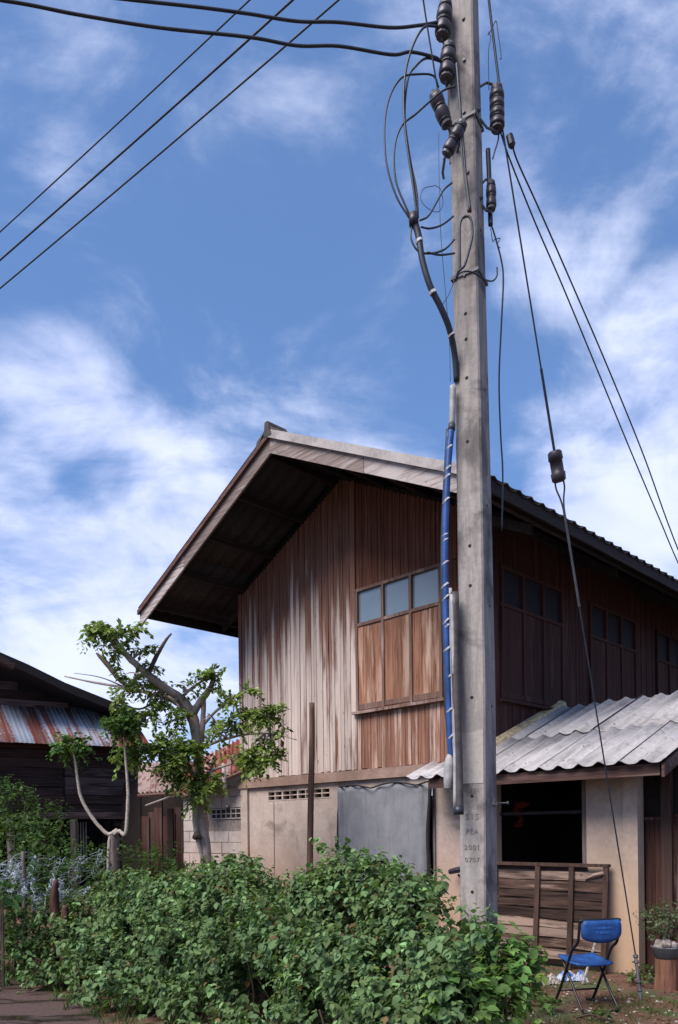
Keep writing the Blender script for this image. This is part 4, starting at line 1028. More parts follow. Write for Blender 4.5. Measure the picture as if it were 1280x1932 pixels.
# ------------------------------------------------------------------ chair seen from behind
chp = [pxz(1101, 1914, 0), pxz(1168, 1909, 0), pxz(1048, 1893, 0), pxz(1116, 1884, 0)]
rear_mid = (chp[0] + chp[1]) / 2; front_mid = (chp[2] + chp[3]) / 2
fwd = (front_mid - rear_mid); fwd.z = 0; fl_ = .46; fwd.normalize()
chair_o = (rear_mid + front_mid) / 2
ch = tag(empty('folding_chair', (chair_o.x, chair_o.y, 0), math.atan2(fwd.y, fwd.x) - math.pi / 2), 'blue folding chair with black tube legs standing with its back to us', 'chair')
HWc = .185
for s in (-1, 1):
    x = s * HWc
    MB().tube(smooth_path([(x, -.23, .79), (x, -.22, .70), (x, -.19, .60), (x, -.10, .53), (x, -.03, .42), (x, .10, .20), (x, .23, .012)], 5), .0125, 8).build('side_frame', 'frameblack', ch, True)
    MB().tube(smooth_path([(x * .9, .12, .40), (x * .9, .02, .30), (x * .9, -.12, .14), (x * .92, -.25, .012)], 4), .0115, 8).build('rear_leg', 'frameblack', ch, True)
    MB().tube([(x * 1.0, .19, .012), (x * .7, .245, .012)], .013, 7).build('foot', 'frameblack', ch, True)
MB().tube([(-HWc * .92, -.25, .014), (HWc * .92, -.25, .014)], .011, 8).build('cross_bar', 'frameblack', ch, True)
MB().tube([(-HWc, .165, .12), (HWc, .165, .12)], .009, 8).build('cross_bar', 'frameblack', ch, True)
MB().tube(smooth_path([(-HWc, -.232, .785), (-HWc * .85, -.245, .80), (HWc * .85, -.245, .80), (HWc, -.232, .785)], 4), .012, 8).build('top_bar', 'frameblack', ch, True)
def curved_panel(name, mat, y_of, x0, x1, z0, z1, th, n=10, parent=ch, nz=5, round_=.35):
    vs = []; N = n + 1
    for side in (0, 1):
        for j in range(nz + 1):
            t = j / nz
            for i in range(N):
                s = i / n; e = abs(s * 2 - 1); inset = (abs(t * 2 - 1) ** 3) * .02
                x = x0 + inset + (x1 - x0 - 2 * inset) * s
                zz = z0 + (z1 - z0) * t
                if t < .5: zz += (e ** 2.5) * (z1 - z0) * .18 * (1 - 2 * t)
                vs.append((x, y_of(s, t) + side * th, zz))
    fs = []; L = N * (nz + 1)
    for j in range(nz):
        for i in range(n):
            a = j * N + i; fs += [(a, a + 1, a + N + 1, a + N), (L + a, L + a + N, L + a + N + 1, L + a + 1)]
    for i in range(n): fs += [(i, L + i, L + i + 1, i + 1), (nz * N + i, nz * N + i + 1, L + nz * N + i + 1, L + nz * N + i)]
    for j in range(nz): a = j * N; fs += [(a, a + N, L + a + N, L + a), (a + n, L + a + n, L + a + N + n, a + N + n)]
    return MB().add(vs, fs).build(name, mat, parent, True)
bk = curved_panel('backrest', 'chairblue', lambda s, t: -.262 + .03 * (1 - (2 * s - 1) ** 2) * 0 - .012 * t - .018 * (1 - (2 * s - 1) ** 2), -.185, .185, .605, .80, .016)
for j, (z, xs) in enumerate(((.735, (-.08, -.055, -.03, .0, .02, .05, .075)), (.695, (-.05, -.02, .005, .035, .06)))):
    for x in xs: 
        yy = -.262 - .012 * (z - .605) / .195 - .018 * (1 - (x / .185) ** 2)
        MB().box(x - .009, x + .008, yy - .0035, yy - .0008, z - .008, z + .009).build('printed_mark', 'chairpaint', bk)
# moulded seat with a raised rear edge
vs = []; n = 12
for side in (0, 1):
    for j in range(9):
        t = j / 8; y = -.16 + .36 * t
        for i in range(n + 1):
            s = i / n; e = abs(2 * s - 1); hw = .185 * (1 - .10 * abs(2 * t - 1) ** 4)
            vs.append((-hw + 2 * hw * s, y, .405 + .03 * t + .012 * e ** 3 - .01 * math.sin(math.pi * t) - side * .018))
L = 9 * (n + 1); fs = []
for j in range(8):
    for i in range(n):
        a = j * (n + 1) + i; fs += [(a, a + 1, a + n + 2, a + n + 1), (L + a, L + a + n + 1, L + a + n + 2, L + a + 1)]
for i in range(n): fs += [(i, L + i, L + i + 1, i + 1), (8 * (n + 1) + i, 8 * (n + 1) + i + 1, L + 8 * (n + 1) + i + 1, L + 8 * (n + 1) + i)]
for j in range(8): a = j * (n + 1); fs += [(a, a + n + 1, L + a + n + 1, L + a), (a + n, L + a + n, L + a + 2 * n + 1, a + 2 * n + 1)]
MB().add(vs, fs).build('seat', 'chairblue', ch, True)
# pale stick leaning behind the chair
sk_ = MB().tube([pxz(1100, 1856, .01), px(1127, 1768, 7.75), px(1129, 1760, 7.8)], .014, 7).build('leaning_stick', 'stone'); tag(sk_, 'thin pale stick leaning on the plank panel behind the chair', 'stick')
# crumpled rags
def rag(name, label, u, v, w, mat, seed):
    rr = random.Random(seed); c = pxz(u, v, .0); vs = []; n = 14
    hs = [[rr.random() for _ in range(n + 1)] for _ in range(n + 1)]
    for j in range(n + 1):
        for i in range(n + 1):
            x, y = (i / n - .5) * 2, (j / n - .5) * 2; r_ = math.hypot(x, y)
            z = max(.0, 1 - r_ ** 2) * .07 + .045 * hs[j][i] * max(.1, 1 - r_ * .6)
            vs.append((x * w * (1 + .25 * (hs[i][j] - .5)), y * w * .55 * (1 + .3 * (hs[j][i] - .5)), .004 + z))
    fs = [(j * (n + 1) + i, j * (n + 1) + i + 1, (j + 1) * (n + 1) + i + 1, (j + 1) * (n + 1) + i) for j in range(n) for i in range(n)]
    o = MB().add(vs, fs).build(name, mat, None, False); o.location = (c.x, c.y, 0); s_ = o.modifiers.new('t', 'SOLIDIFY'); s_.thickness = .003
    return tag(o, label, 'rag')
def rag_mat():
    m, nt, b = new_mat('blue and white rag'); p = nt.n('ShaderNodeNewGeometry').outputs['Position']
    lk(nt, nt.mix(nt.step(nt.noise(p, 11, 3), .45, .55), (.40, .43, .52), (.045, .12, .40)), b.inputs['Base Color']); b.inputs['Roughness'].default_value = .6
    return m
M['rag'] = rag_mat()
rag('crumpled_rag', 'crumpled blue and white plastic sheet on the ground left of chair seat', 1070, 1850, .13, 'rag', 3)
rag('crumpled_rag', 'small crumpled white and blue rag on ground behind chair', 1096, 1850, .07, 'rag', 5)
rag('crumpled_rag', 'flat dirty pale scrap of cloth left of blue rag', 1040, 1857, .10, 'stone', 8)

# ------------------------------------------------------------------ foliage
def rand_unit(n):
    v = rng.normal(size=(n, 3)); return v / np.linalg.norm(v, axis=1, keepdims=True)
LEAF_V = np.array([(0, 0, 0), (.30, .28, .04), (.34, .55, .05), (.16, .82, -.02), (0, 1.0, -.12), (-.16, .82, -.02), (-.34, .55, .05), (-.30, .28, .04), (0, .32, -.05), (0, .66, -.06)])
LEAF_F = [(0, 1, 8), (1, 2, 9, 8), (2, 3, 9), (3, 4, 9), (4, 5, 9), (5, 6, 9), (6, 7, 8, 9), (7, 0, 8)]
SMALL_V = np.array([(0, 0, 0), (.26, .5, .05), (0, 1.0, -.08), (-.26, .5, .05)])
SMALL_F = [(0, 1, 2), (0, 2, 3)]
def leaf_cloud(name, parent, pos, dirs, nrm, size, tint, V=LEAF_V, Fc=LEAF_F, mat='leaf'):
    """many leaves as one mesh; tint is a colour per leaf"""
    n = len(pos)
    y = dirs / np.linalg.norm(dirs, axis=1, keepdims=True)
    x = np.cross(y, nrm); x /= np.linalg.norm(x, axis=1, keepdims=True) + 1e-9; z = np.cross(x, y)
    P = pos[:, None, :] + size[:, None, None] * (V[None, :, 0:1] * x[:, None, :] + V[None, :, 1:2] * y[:, None, :] + V[None, :, 2:3] * z[:, None, :])
    k = len(V); verts = P.reshape(-1, 3)
    me = bpy.data.meshes.new(name)
    nl = sum(len(f) for f in Fc)
    loops = np.concatenate([np.array(f) for f in Fc]); starts = np.cumsum([0] + [len(f) for f in Fc])[:-1]; tot = np.array([len(f) for f in Fc])
    me.vertices.add(n * k); me.vertices.foreach_set('co', verts.astype(np.float32).ravel())
    me.loops.add(n * nl); me.loops.foreach_set('vertex_index', (loops[None, :] + (np.arange(n) * k)[:, None]).ravel().astype(np.int32))
    me.polygons.add(n * len(Fc)); me.polygons.foreach_set('loop_start', (starts[None, :] + (np.arange(n) * nl)[:, None]).ravel().astype(np.int32))
    me.update(calc_edges=True); me.validate()
    at = me.color_attributes.new('tint', 'FLOAT_COLOR', 'POINT')
    c = np.ones((n, k, 4), np.float32); c[:, :, :3] = tint[:, None, :]
    at.data.foreach_set('color', c.ravel())
    me.polygons.foreach_set('use_smooth', [True] * len(me.polygons))
    me.materials.append(M[mat]); return obj(name, me, parent)
def tints(n, base, var=.35, yellow=.15):
    b = np.array(base)[None, :] * np.exp(rng.normal(0, var, (n, 1))); h = rng.random((n, 1)) * yellow
    return np.clip(b * (1 - h) + h * np.array([[.19, .22, .03]]), .004, .6)
def shoots(points, normals, per, length, size, droop=.55, upb=.5):
    """leafy shoots growing from points: returns leaf positions, directions, normals, sizes, shoot index"""
    n = len(points)
    d = normals * .55 + np.array([0, 0, upb]) + rng.normal(0, .35, (n, 3)); d /= np.linalg.norm(d, axis=1, keepdims=True)
    L = length * rng.uniform(.6, 1.3, (n, 1)); vig = rng.uniform(.6, 1.35, n)
    pos, dr, nr, sz, idx = [], [], [], [], []
    for k in range(per):
        t = .25 + .75 * (k + rng.random((n, 1)) * .6) / per
        p = points + d * L * t
        out = rand_unit(n); out -= d * (out * d).sum(1, keepdims=True); out /= np.linalg.norm(out, axis=1, keepdims=True) + 1e-9
        q = out * .9 + d * .35 + normals * .35 + np.array([0, 0, -droop]) * rng.uniform(.3, 1.4, (n, 1))
        up = np.array([[0, 0, 1.0]]) * .9 + normals * .55 + rng.normal(0, .28, (n, 3))
        pos.append(p); dr.append(q); nr.append(up); sz.append(size * vig * rng.uniform(.55, 1.35, n) * (1.1 - .35 * t[:, 0])); idx.append(np.arange(n))
    return map(np.concatenate, (pos, dr, nr, sz, idx))
def blob_surface(blobs, n, shell=.25, seed_bias_up=.25):
    """points near the surface of a union of ellipsoids (cx,cy,cz,rx,ry,rz)"""
    B = np.array(blobs); w = (B[:, 3] * B[:, 5]) ; w = w / w.sum()
    k = rng.choice(len(B), n * 3, p=w); u = rand_unit(n * 3); u[:, 2] += seed_bias_up * rng.random(n * 3); u /= np.linalg.norm(u, axis=1, keepdims=True)
    s = 1 - shell * rng.random(n * 3) ** 2 + .05 * rng.normal(size=n * 3)
    p = B[k, :3] + u * B[k, 3:] * s[:, None]
    nn = u / B[k, 3:]; nn /= np.linalg.norm(nn, axis=1, keepdims=True)
    keep = p[:, 2] > .03
    for b in range(len(B)):
        e = (((p - B[b, :3]) / B[b, 3:]) ** 2).sum(1)
        keep &= (e > (1 - shell * 1.3) ** 2) | (k == b)
    p, nn = p[keep][:n], nn[keep][:n]; return p, nn
HB = []
def col_blob(u, vtop, D, rx, ry, low=0.0):
    t = px(u, vtop + (24 if u < 480 else 38), D); zt = max(t.z, .25); HB.append((t.x, D, (zt + low) / 2, rx, ry, (zt - low) / 2 + .02))
for u, v, D in ((170, 1700, 8.5), (215, 1668, 8.3), (275, 1648, 8.1), (340, 1632, 7.8), (400, 1640, 7.5), (455, 1632, 7.2), (515, 1640, 6.9), (575, 1632, 6.6), (625, 1626, 6.3), (680, 1630, 6.1), (735, 1658, 5.8), (780, 1672, 5.5), (815, 1698, 5.2), (840, 1722, 5.05), (862, 1755, 4.95)):
    col_blob(u, v, D, .42 if u < 760 else .27, .5)
for u, v, D in ((150, 1770, 8.0), (230, 1745, 7.6), (320, 1735, 7.1), (400, 1740, 6.6), (470, 1730, 6.25), (540, 1745, 5.95), (610, 1725, 5.7), (680, 1735, 5.4), (750, 1745, 5.1), (800, 1765, 4.85), (840, 1800, 4.7)):
    col_blob(u, v, D, .36 if u < 760 else .25, .42)
for u, v, D in ((70, 1800, 8.2), (110, 1815, 7.9), (160, 1822, 7.5), (200, 1825, 7.2), (250, 1840, 6.8), (300, 1850, 6.6), (400, 1850, 6.0), (500, 1845, 5.55), (590, 1840, 5.25), (680, 1850, 4.95), (770, 1860, 4.6)):
    col_blob(u, v, D, .30, .32)
hedge = tag(empty('hedge', (px(600, 1900, 6).x, 6.0, 0)), 'dense green leafy hedge filling the foreground below the house', 'hedge')
hb = np.array(hedge.location)
HBL = [(b[0] - hb[0], b[1] - hb[1], b[2], b[3], b[4], b[5]) for b in HB]
pp, nn = blob_surface(HBL, 21000, .5)
# big lumps: thin out leaves by a slow wave so dark hollows open up
lump = np.sin(pp[:, 0] * 5.3 + 1.3) * np.sin(pp[:, 2] * 6.1 + pp[:, 1] * 3) + .6 * np.sin(pp[:, 0] * 11 + pp[:, 2] * 9)
kp = lump + rng.normal(0, .5, len(pp)) > np.where(pp[:, 0] < -.9, .0 - .5 * np.clip(pp[:, 2], 0, 1.2), .55 - .85 * np.clip(pp[:, 2], 0, 1.2))
pp, nn = pp[kp], nn[kp]
lf = np.sin(pp[:, 0] * 9.1 + pp[:, 1] * 4) * np.sin(pp[:, 2] * 10.3 + 1.1 * pp[:, 0]) + .7 * np.sin(pp[:, 0] * 17 - pp[:, 2] * 8 + pp[:, 1] * 13)
pp = pp + nn * (.06 * lf + (.16 * np.sin(pp[:, 0] * 4.3 + 1.7 * pp[:, 1]) * np.sin(pp[:, 2] * 5.6 + pp[:, 0] * 2.1 + 1)))[:, None]
pos, dr, nr, sz, ix = shoots(pp, nn, 8, .15, .060, 1.25, .5)
tb = tints(len(pp), (.098, .165, .074), .34, .22)[ix] * np.exp(rng.normal(0, .18, (len(pos), 1)))
dead = rng.random(len(pos)) < .02
tb[dead] = np.array([.16, .095, .045]) * rng.uniform(.6, 1.3, (dead.sum(), 1))
si = rng.choice(len(pp), 170); sp2 = pp[si]; sn2 = nn[si] * .4 + np.array([0, 0, .5])
kp2 = sp2[:, 2] > .5; sp2, sn2 = sp2[kp2], sn2[kp2]
p2, d2_, n2, s2, i2 = shoots(sp2, sn2, 9, .24, .048, .5, .9)
t2 = tints(len(sp2), (.10, .155, .05), .25, .5)[i2]
pos, dr, nr, sz, tb = [np.concatenate(q) for q in ((pos, p2), (dr, d2_), (nr, n2), (sz, s2), (tb, t2))]
# the 300 leaves nearest the camera are single leaf objects, the rest one mass
wpos = pos + hb; dist = np.linalg.norm(wpos - np.array([.0, 0, 1.6]), axis=1)
face = (nr / np.linalg.norm(nr, axis=1, keepdims=True))
score = dist - .0 * face[:, 2] + rng.random(len(pos)) * .9
sel = np.argsort(score)[:290]; rest = np.setdiff1d(np.arange(len(pos)), sel)
fo = leaf_cloud('foliage', hedge, pos[rest], dr[rest], nr[rest], sz[rest], tb[rest]); stuff(fo)
proto = []
for k in range(6):
    c = tints(1, (.098, .165, .074), .26, .22)
    o = leaf_cloud('leaf', None, np.zeros((1, 3)), np.array([[0, 1.0, 0]]), np.array([[0, 0, 1.0]]), np.ones(1), c); me = o.data; bpy.data.objects.remove(o); proto.append(me)
for q in sel:
    y = Vector(dr[q]).normalized(); x = y.cross(Vector(nr[q])).normalized(); z = x.cross(y)
    o = obj('leaf', proto[q % 6], hedge); mm = Matrix((x, y, z)).transposed().to_4x4() @ Matrix.Scale(float(sz[q]), 4); mm.translation = Vector(pos[q]); o.matrix_basis = mm
for b in HBL:
    for k in range(3):
        a = random.uniform(-.3, .3); top = Vector((b[0] + random.uniform(-.25, .25), b[1] + random.uniform(-.3, .2), b[2] * 1.7)); bs = Vector((b[0] + a, b[1] + random.uniform(-.2, .2), 0))
        MB().tube(smooth_path([bs, bs.lerp(top, .4) + Vector((random.uniform(-.06, .06), random.uniform(-.06, .06), 0)), top], 4), [.012] * 3 + [.009] * 3 + [.007] * 3, 5).build('stem', 'stem', hedge)

def bush(name, label, cat, blobs, nshoot, per, length, size, base, var=.3, yellow=.2, droop=.5, V=LEAF_V, Fc=LEAF_F, stems=4, stem_mat='stem', group=None):
    B = np.array(blobs); org = np.array([B[:, 0].mean(), B[:, 1].mean(), 0])
    root = tag(empty(name, org), label, cat, group)
    BL = B.copy(); BL[:, :3] -= org
    p, n = blob_surface(BL, nshoot, .5)
    ps, d, nr, s, ix = shoots(p, n, per, length, size, droop)
    t = tints(len(p), base, var, yellow)[ix] * np.exp(rng.normal(0, .15, (len(ps), 1)))
    stuff(leaf_cloud('foliage', root, ps, d, nr, s, t, V, Fc))
    for k in range(stems):
        b = BL[k % len(BL)]; x = random.uniform(-.5, .5) * b[3]; y = random.uniform(-.4, .4) * b[4]
        MB().tube(smooth_path([(b[0] * .5 + x * .4, b[1] * .5 + y * .4, 0), (b[0] * .8 + x * .7, b[1] + y * .6, max(b[2] * .7, .06)), (b[0] + x, b[1] + y, b[2] + b[5] * .6)], 4), [.012] * 5 + [.008] * 4, 5).build('stem', stem_mat, root)
    return root
def pb(u, v, D, r, rz=None):
    c = px(u, v, D); return (c.x, c.y, c.z, r, r, rz or r)
bush('weed_clump', 'pale green weeds growing at the right end of the hedge', 'weeds', [pb(945, 1830, 4.95, .18, .20), pb(985, 1835, 4.9, .12, .14), pb(930, 1900, 4.75, .22, .22), pb(965, 1900, 4.7, .15, .2), pb(880, 1915, 4.5, .2, .2)], 240, 6, .12, .07, (.085, .175, .05), .25, .35)
bush('thicket', 'dark green thicket at left edge in front of the stilt house', 'bush', [pb(20, 1545, 10.8, .42, .38), pb(75, 1565, 10.6, .32, .30), pb(-60, 1530, 11, .6, .5), pb(30, 1610, 10.2, .5, .4), pb(95, 1610, 10.4, .3, .26)], 700, 7, .22, .07, (.040, .085, .025), .3, .2, V=SMALL_V, Fc=SMALL_F)
bush('fine_shrub', 'shadowed low shrub under the torn net at left', 'bush', [pb(20, 1740, 8.6, .5, .4), pb(80, 1760, 8.4, .35, .35), pb(-40, 1720, 8.8, .5, .5), pb(40, 1810, 8.3, .45, .3), pb(60, 1700, 9.0, .4, .3)], 800, 7, .18, .07, (.038, .080, .024), .3, .15, V=SMALL_V, Fc=SMALL_F)
bush('ground_creeper', 'low leafy creeper between the net and the old house posts', 'creeper', [pb(160, 1640, 10.5, .6, .35), pb(250, 1640, 11, .6, .3), pb(110, 1665, 9.6, .5, .3), pb(300, 1650, 11, .5, .3)], 600, 7, .16, .06, (.045, .095, .028), .3, .2, V=SMALL_V, Fc=SMALL_F)
bush('banana_shoot', 'broad bright green leaves poking in at the left frame edge', 'plant', [pb(5, 1690, 8.0, .12, .05)], 7, 3, .14, .17, (.085, .19, .075), .2, .2, stems=2)

# ------------------------------------------------------------------ pollarded tree
TD_ = 11.0
def limb_px(parent, name, pts, mat='bark', n=9, jit=.24):
    P = [px(u, v, D) - parent.location for u, v, D, r in pts]; Rr = [r * (.68 if mat in ('bark', 'paletwig') else 1) for *_, r in pts]
    Q = smooth_path(P, 5); RR = list(np.interp(np.linspace(0, len(Rr) - 1, len(Q)), range(len(Rr)), Rr))
    return MB().tube(Q, RR, n, jit=jit).build(name, mat, parent, True)
tb_ = pxz(392, 1775, 0); tb_ = px(394, 1700, TD_); tb_.z = 0
tree = tag(empty('pollarded_tree', tb_), 'pollarded tree with thick pale trunk and ragged tufts beside the house corner', 'tree')
trk = limb_px(tree, 'trunk', [(396, 1776, 11, .16), (390, 1640, 11, .135), (382, 1560, 11, .125), (377, 1480, 11, .115), (374, 1420, 11, .11), (368, 1370, 11, .12), (356, 1335, 11, .12)])
limb_px(tree, 'second_trunk', [(388, 1640, 10.92, .03), (370, 1570, 10.9, .05), (366, 1520, 10.88, .04), (364, 1480, 10.9, .03)], 'paletwig')
limb_px(tree, 'knot', [(366, 1582, 10.86, .03), (372, 1576, 10.84, .055), (380, 1582, 10.86, .03)], 'drytwig')
for nm, pts in (('limb', [(362, 1345, 11, .12), (340, 1318, 10.9, .10), (300, 1290, 10.7, .085), (262, 1258, 10.5, .075), (232, 1228, 10.4, .06), (212, 1200, 10.3, .045), (196, 1185, 10.25, .02)]),
                ('limb', [(352, 1335, 11, .09), (320, 1318, 11.1, .065), (285, 1308, 11.2, .05), (240, 1298, 11.4, .035), (180, 1288, 11.6, .025), (122, 1276, 11.7, .014)]),
                ('limb', [(366, 1345, 11, .09), (380, 1322, 10.9, .075), (396, 1300, 10.8, .06), (404, 1278, 10.75, .05), (400, 1265, 10.7, .02)]),
                ('limb', [(380, 1400, 11, .07), (384, 1350, 10.95, .055), (385, 1315, 10.9, .05)]),
                ('limb', [(340, 1320, 10.9, .04), (360, 1300, 10.8, .03), (392, 1278, 10.75, .02)]),
                ('limb', [(382, 1370, 11, .035), (410, 1340, 10.8, .028), (450, 1312, 10.6, .02), (480, 1300, 10.5, .012)]),
                ('limb', [(380, 1410, 11, .04), (420, 1396, 10.8, .03), (470, 1385, 10.6, .022), (520, 1385, 10.4, .016), (560, 1396, 10.3, .010)]),
                ('limb', [(376, 1470, 11, .05), (340, 1440, 10.8, .04), (300, 1420, 10.6, .03), (250, 1412, 10.5, .02)]),
                ('limb', [(380, 1480, 11, .05), (400, 1455, 10.8, .035), (440, 1440, 10.6, .02)]),
                ('dead_branch', [(280, 1272, 10.6, .035), (295, 1240, 10.6, .03), (312, 1210, 10.6, .022), (324, 1195, 10.6, .012)]),
                ('dead_branch', [(250, 1300, 11.35, .03), (225, 1282, 11.3, .032), (204, 1255, 11.3, .04), (190, 1240, 11.3, .03), (182, 1232, 11.3, .012)]),
                ('twig', [(205, 1258, 11.3, .02), (212, 1235, 11.3, .008)]),
                ('twig', [(300, 1318, 11, .02), (262, 1338, 10.9, .015), (215, 1318, 10.8, .008)]),
                ('twig', [(398, 1268, 10.7, .02), (402, 1252, 10.7, .008)]),
                ('twig', [(240, 1298, 11.4, .012), (190, 1278, 11.5, .008), (140, 1270, 11.6, .004)]),
                ('twig', [(520, 1385, 10.4, .010), (545, 1380, 10.3, .004)])):
    limb_px(tree, nm, pts, 'paletwig' if nm == 'dead_branch' and pts[0][0] < 250 else ('drytwig' if nm != 'limb' else 'bark'), 7)
tufts = [(190, 1188, 10.3, .20, 34), (225, 1200, 10.3, .20, 34), (255, 1190, 10.4, .14, 16), (215, 1225, 10.4, .14, 16), (270, 1228, 10.5, .14, 14), (165, 1186, 10.3, .10, 8), (285, 1258, 10.6, .14, 14),
         (245, 1285, 10.8, .22, 36), (290, 1300, 10.9, .22, 32), (220, 1318, 11, .16, 16), (330, 1335, 10.8, .20, 24), (290, 1345, 10.8, .22, 30), (340, 1360, 10.8, .16, 16),
         (385, 1280, 10.7, .16, 22), (405, 1275, 10.7, .12, 12), (400, 1300, 10.7, .10, 8), (350, 1300, 10.8, .12, 8),
         (440, 1315, 10.6, .13, 12), (465, 1305, 10.5, .13, 12), (425, 1330, 10.7, .12, 8),
         (470, 1350, 10.5, .22, 32), (505, 1350, 10.4, .22, 34), (440, 1365, 10.6, .20, 24), (520, 1340, 10.4, .14, 14), (415, 1380, 10.7, .16, 14), (530, 1375, 10.4, .12, 8), (400, 1365, 10.8, .14, 8),
         (480, 1430, 10.4, .22, 34), (510, 1430, 10.4, .18, 22), (500, 1405, 10.4, .16, 14), (455, 1425, 10.5, .12, 8),
         (260, 1415, 10.5, .22, 36), (300, 1410, 10.5, .24, 40), (340, 1425, 10.6, .24, 40), (320, 1445, 10.6, .22, 36), (365, 1410, 10.7, .20, 26), (350, 1470, 10.7, .20, 30), (385, 1480, 10.75, .20, 30), (365, 1500, 10.7, .14, 14), (405, 1470, 10.75, .14, 12), (330, 1400, 10.6, .18, 20), (235, 1430, 10.5, .12, 10), (385, 1440, 10.8, .16, 12)]
def spray(P, N, S, rachis=.30, leaflet=.055, base=(.07, .14, .04), var=.3):
    """feathery compound leaves: leaflets in pairs along drooping rachises"""
    n = len(P)
    d = N + rng.normal(0, .45, (n, 3)) + np.array([0, 0, .15]); d /= np.linalg.norm(d, axis=1, keepdims=True)
    L = rachis * rng.uniform(.5, 1.2, (n, 1)); side = np.cross(d, [0, 0, 1.0]) + rng.normal(0, .2, (n, 3)); side /= np.linalg.norm(side, axis=1, keepdims=True)
    pos, dr, nr, sz, ix = [], [], [], [], []
    for k in range(8):
        t = (k + .5) / 8
        c = P + d * L * t + np.array([0, 0, -1.0]) * (L * t * t * .55)
        for sg in (-1, 1):
            pos.append(c + rng.normal(0, .012, (n, 3))); dr.append(side * sg + d * .5 + np.array([0, 0, -.45]) + rng.normal(0, .25, (n, 3))); nr.append(np.array([[0, 0, 1.0]]) + rng.normal(0, .4, (n, 3))); sz.append(leaflet * rng.uniform(.7, 1.3, n)); ix.append(np.arange(n))
    pos, dr, nr, sz, ix = map(np.concatenate, (pos, dr, nr, sz, ix))
    tt = tints(n, base, var, .3)[ix] * np.exp(rng.normal(0, .15, (len(pos), 1)))
    return pos, dr, nr, sz, tt
def tuft_points(list_, org, mult=1.0):
    P, N = [], []
    for u, v, D, r, k in list_:
        k = int(k * mult); c = np.array(px(u, v, D)) - np.array(org); un = rand_unit(k)
        P.append(c + un * r * rng.uniform(.1, .8, (k, 1))); N.append(un)
    return np.concatenate(P), np.concatenate(N)
LP = []
for o in [c for c in tree.children if c.name.split('.')[0] in ('limb', 'trunk')]:
    nv = len(o.data.vertices)
    LP += [o.data.vertices[i].co.copy() for i in range(0, nv, 4)]
for u, v, D, r, k in tufts:
    c = px(u, v, D) - tree.location; q = min(LP, key=lambda x: (x - c).length)
    for j in range(3):
        e = c + Vector((random.uniform(-1, 1), random.uniform(-1, 1), random.uniform(-.6, .9))) * r * .8
        MB().tube(smooth_path([q, q.lerp(e, .5) + Vector((random.uniform(-.06, .06), random.uniform(-.06, .06), random.uniform(-.02, .06))), e], 3), [.014] * 3 + [.009] * 2 + [.005] * 2, 5).build('twig', 'bark', tree)
tp, tn = tuft_points([(u, v, D, r * .52, k * (1.1 if v > 1385 else .75)) for u, v, D, r, k in tufts], tree.location, .8)
stuff(leaf_cloud('crown', tree, *spray(tp, tn, None, .22, .080, (.165, .235, .068), .32), V=SMALL_V, Fc=SMALL_F))

# crooked pale sapling in front of the stilt house
sp_ = px(208, 1650, 10.3); sp_.z = 0
sap = tag(empty('crooked_sapling', sp_), 'crooked bare sapling with two pale upturned stems and leafy tips', 'sapling')
limb_px(sap, 'stem', [(200, 1800, 10.3, .035), (204, 1650, 10.3, .032), (208, 1580, 10.3, .035), (216, 1573, 10.3, .035)], 'paletwig', 7)
limb_px(sap, 'left_stem', [(222, 1566, 10.3, .045), (205, 1574, 10.3, .04), (185, 1556, 10.3, .036), (165, 1528, 10.3, .034), (152, 1500, 10.3, .032), (146, 1465, 10.3, .028), (143, 1440, 10.3, .024), (138, 1412, 10.3, .018), (136, 1402, 10.3, .01)], 'paletwig', 8)
limb_px(sap, 'right_stem', [(216, 1574, 10.3, .04), (226, 1568, 10.25, .035), (236, 1575, 10.2, .035), (240, 1545, 10.2, .034), (242, 1500, 10.2, .032), (240, 1465, 10.2, .028), (237, 1430, 10.2, .022), (234, 1395, 10.2, .012), (233, 1365, 10.2, .008)], 'paletwig', 8)
limb_px(sap, 'prop', [(214, 1690, 10.35, .06), (216, 1620, 10.35, .075), (214, 1572, 10.35, .07)], 'greypost', 8)
p_, n_ = tuft_points([(132, 1405, 10.3, .16, 26), (120, 1410, 10.3, .10, 8), (150, 1410, 10.3, .08, 6), (232, 1360, 10.2, .18, 34), (215, 1368, 10.2, .14, 18), (255, 1362, 10.2, .14, 18)], sap.location)
stuff(leaf_cloud('leaf_tufts', sap, *spray(p_, n_, None, .20, .07, (.055, .12, .035), .25), V=SMALL_V, Fc=SMALL_F))

# tall brown post before the gable
po = px(585, 1660, 10.9); po.z = 0
pst = tag(empty('wooden_post', po), 'tall bare brown post standing upright before the gable boards', 'post')
limb_px(pst, 'shaft', [(583, 1782, 10.9, .05), (586, 1560, 10.9, .046), (589, 1400, 10.9, .043), (589, 1326, 10.9, .040)], 'pole_post', 10, .06)

# torn net over stakes at the left
nt_o = tag(empty('torn_net', px(60, 1700, 8.6)), 'torn pale blue net draped between stakes at the left edge', 'net')
def netsheet(corners, nu, nv, name='mesh'):
    m = MB(); a, b, c, d = [px(*q) - nt_o.location for q in corners]
    G = [[(a.lerp(b, i / nu)).lerp(d.lerp(c, i / nu), j / nv) + Vector((random.uniform(-.03, .03), .10 * math.sin(i * .9 + j * .5) + random.uniform(-.03, .03), random.uniform(-.03, .03) - .10 * math.sin(math.pi * i / nu))) for i in range(nu + 1)] for j in range(nv + 1)]
    for j in range(nv + 1):
        for i in range(nu + 1):
            if random.random() < .12: continue
            if i < nu: m.tube([G[j][i], G[j][i + 1]], .0022, 3, False)
            if j < nv: m.tube([G[j][i], G[j + 1][i]], .0022, 3, False)
    stuff(m.build(name, 'net', nt_o))
netsheet([(-30, 1618, 8.8), (44, 1606, 8.7), (48, 1690, 8.5), (-30, 1650, 8.7)], 24, 20)
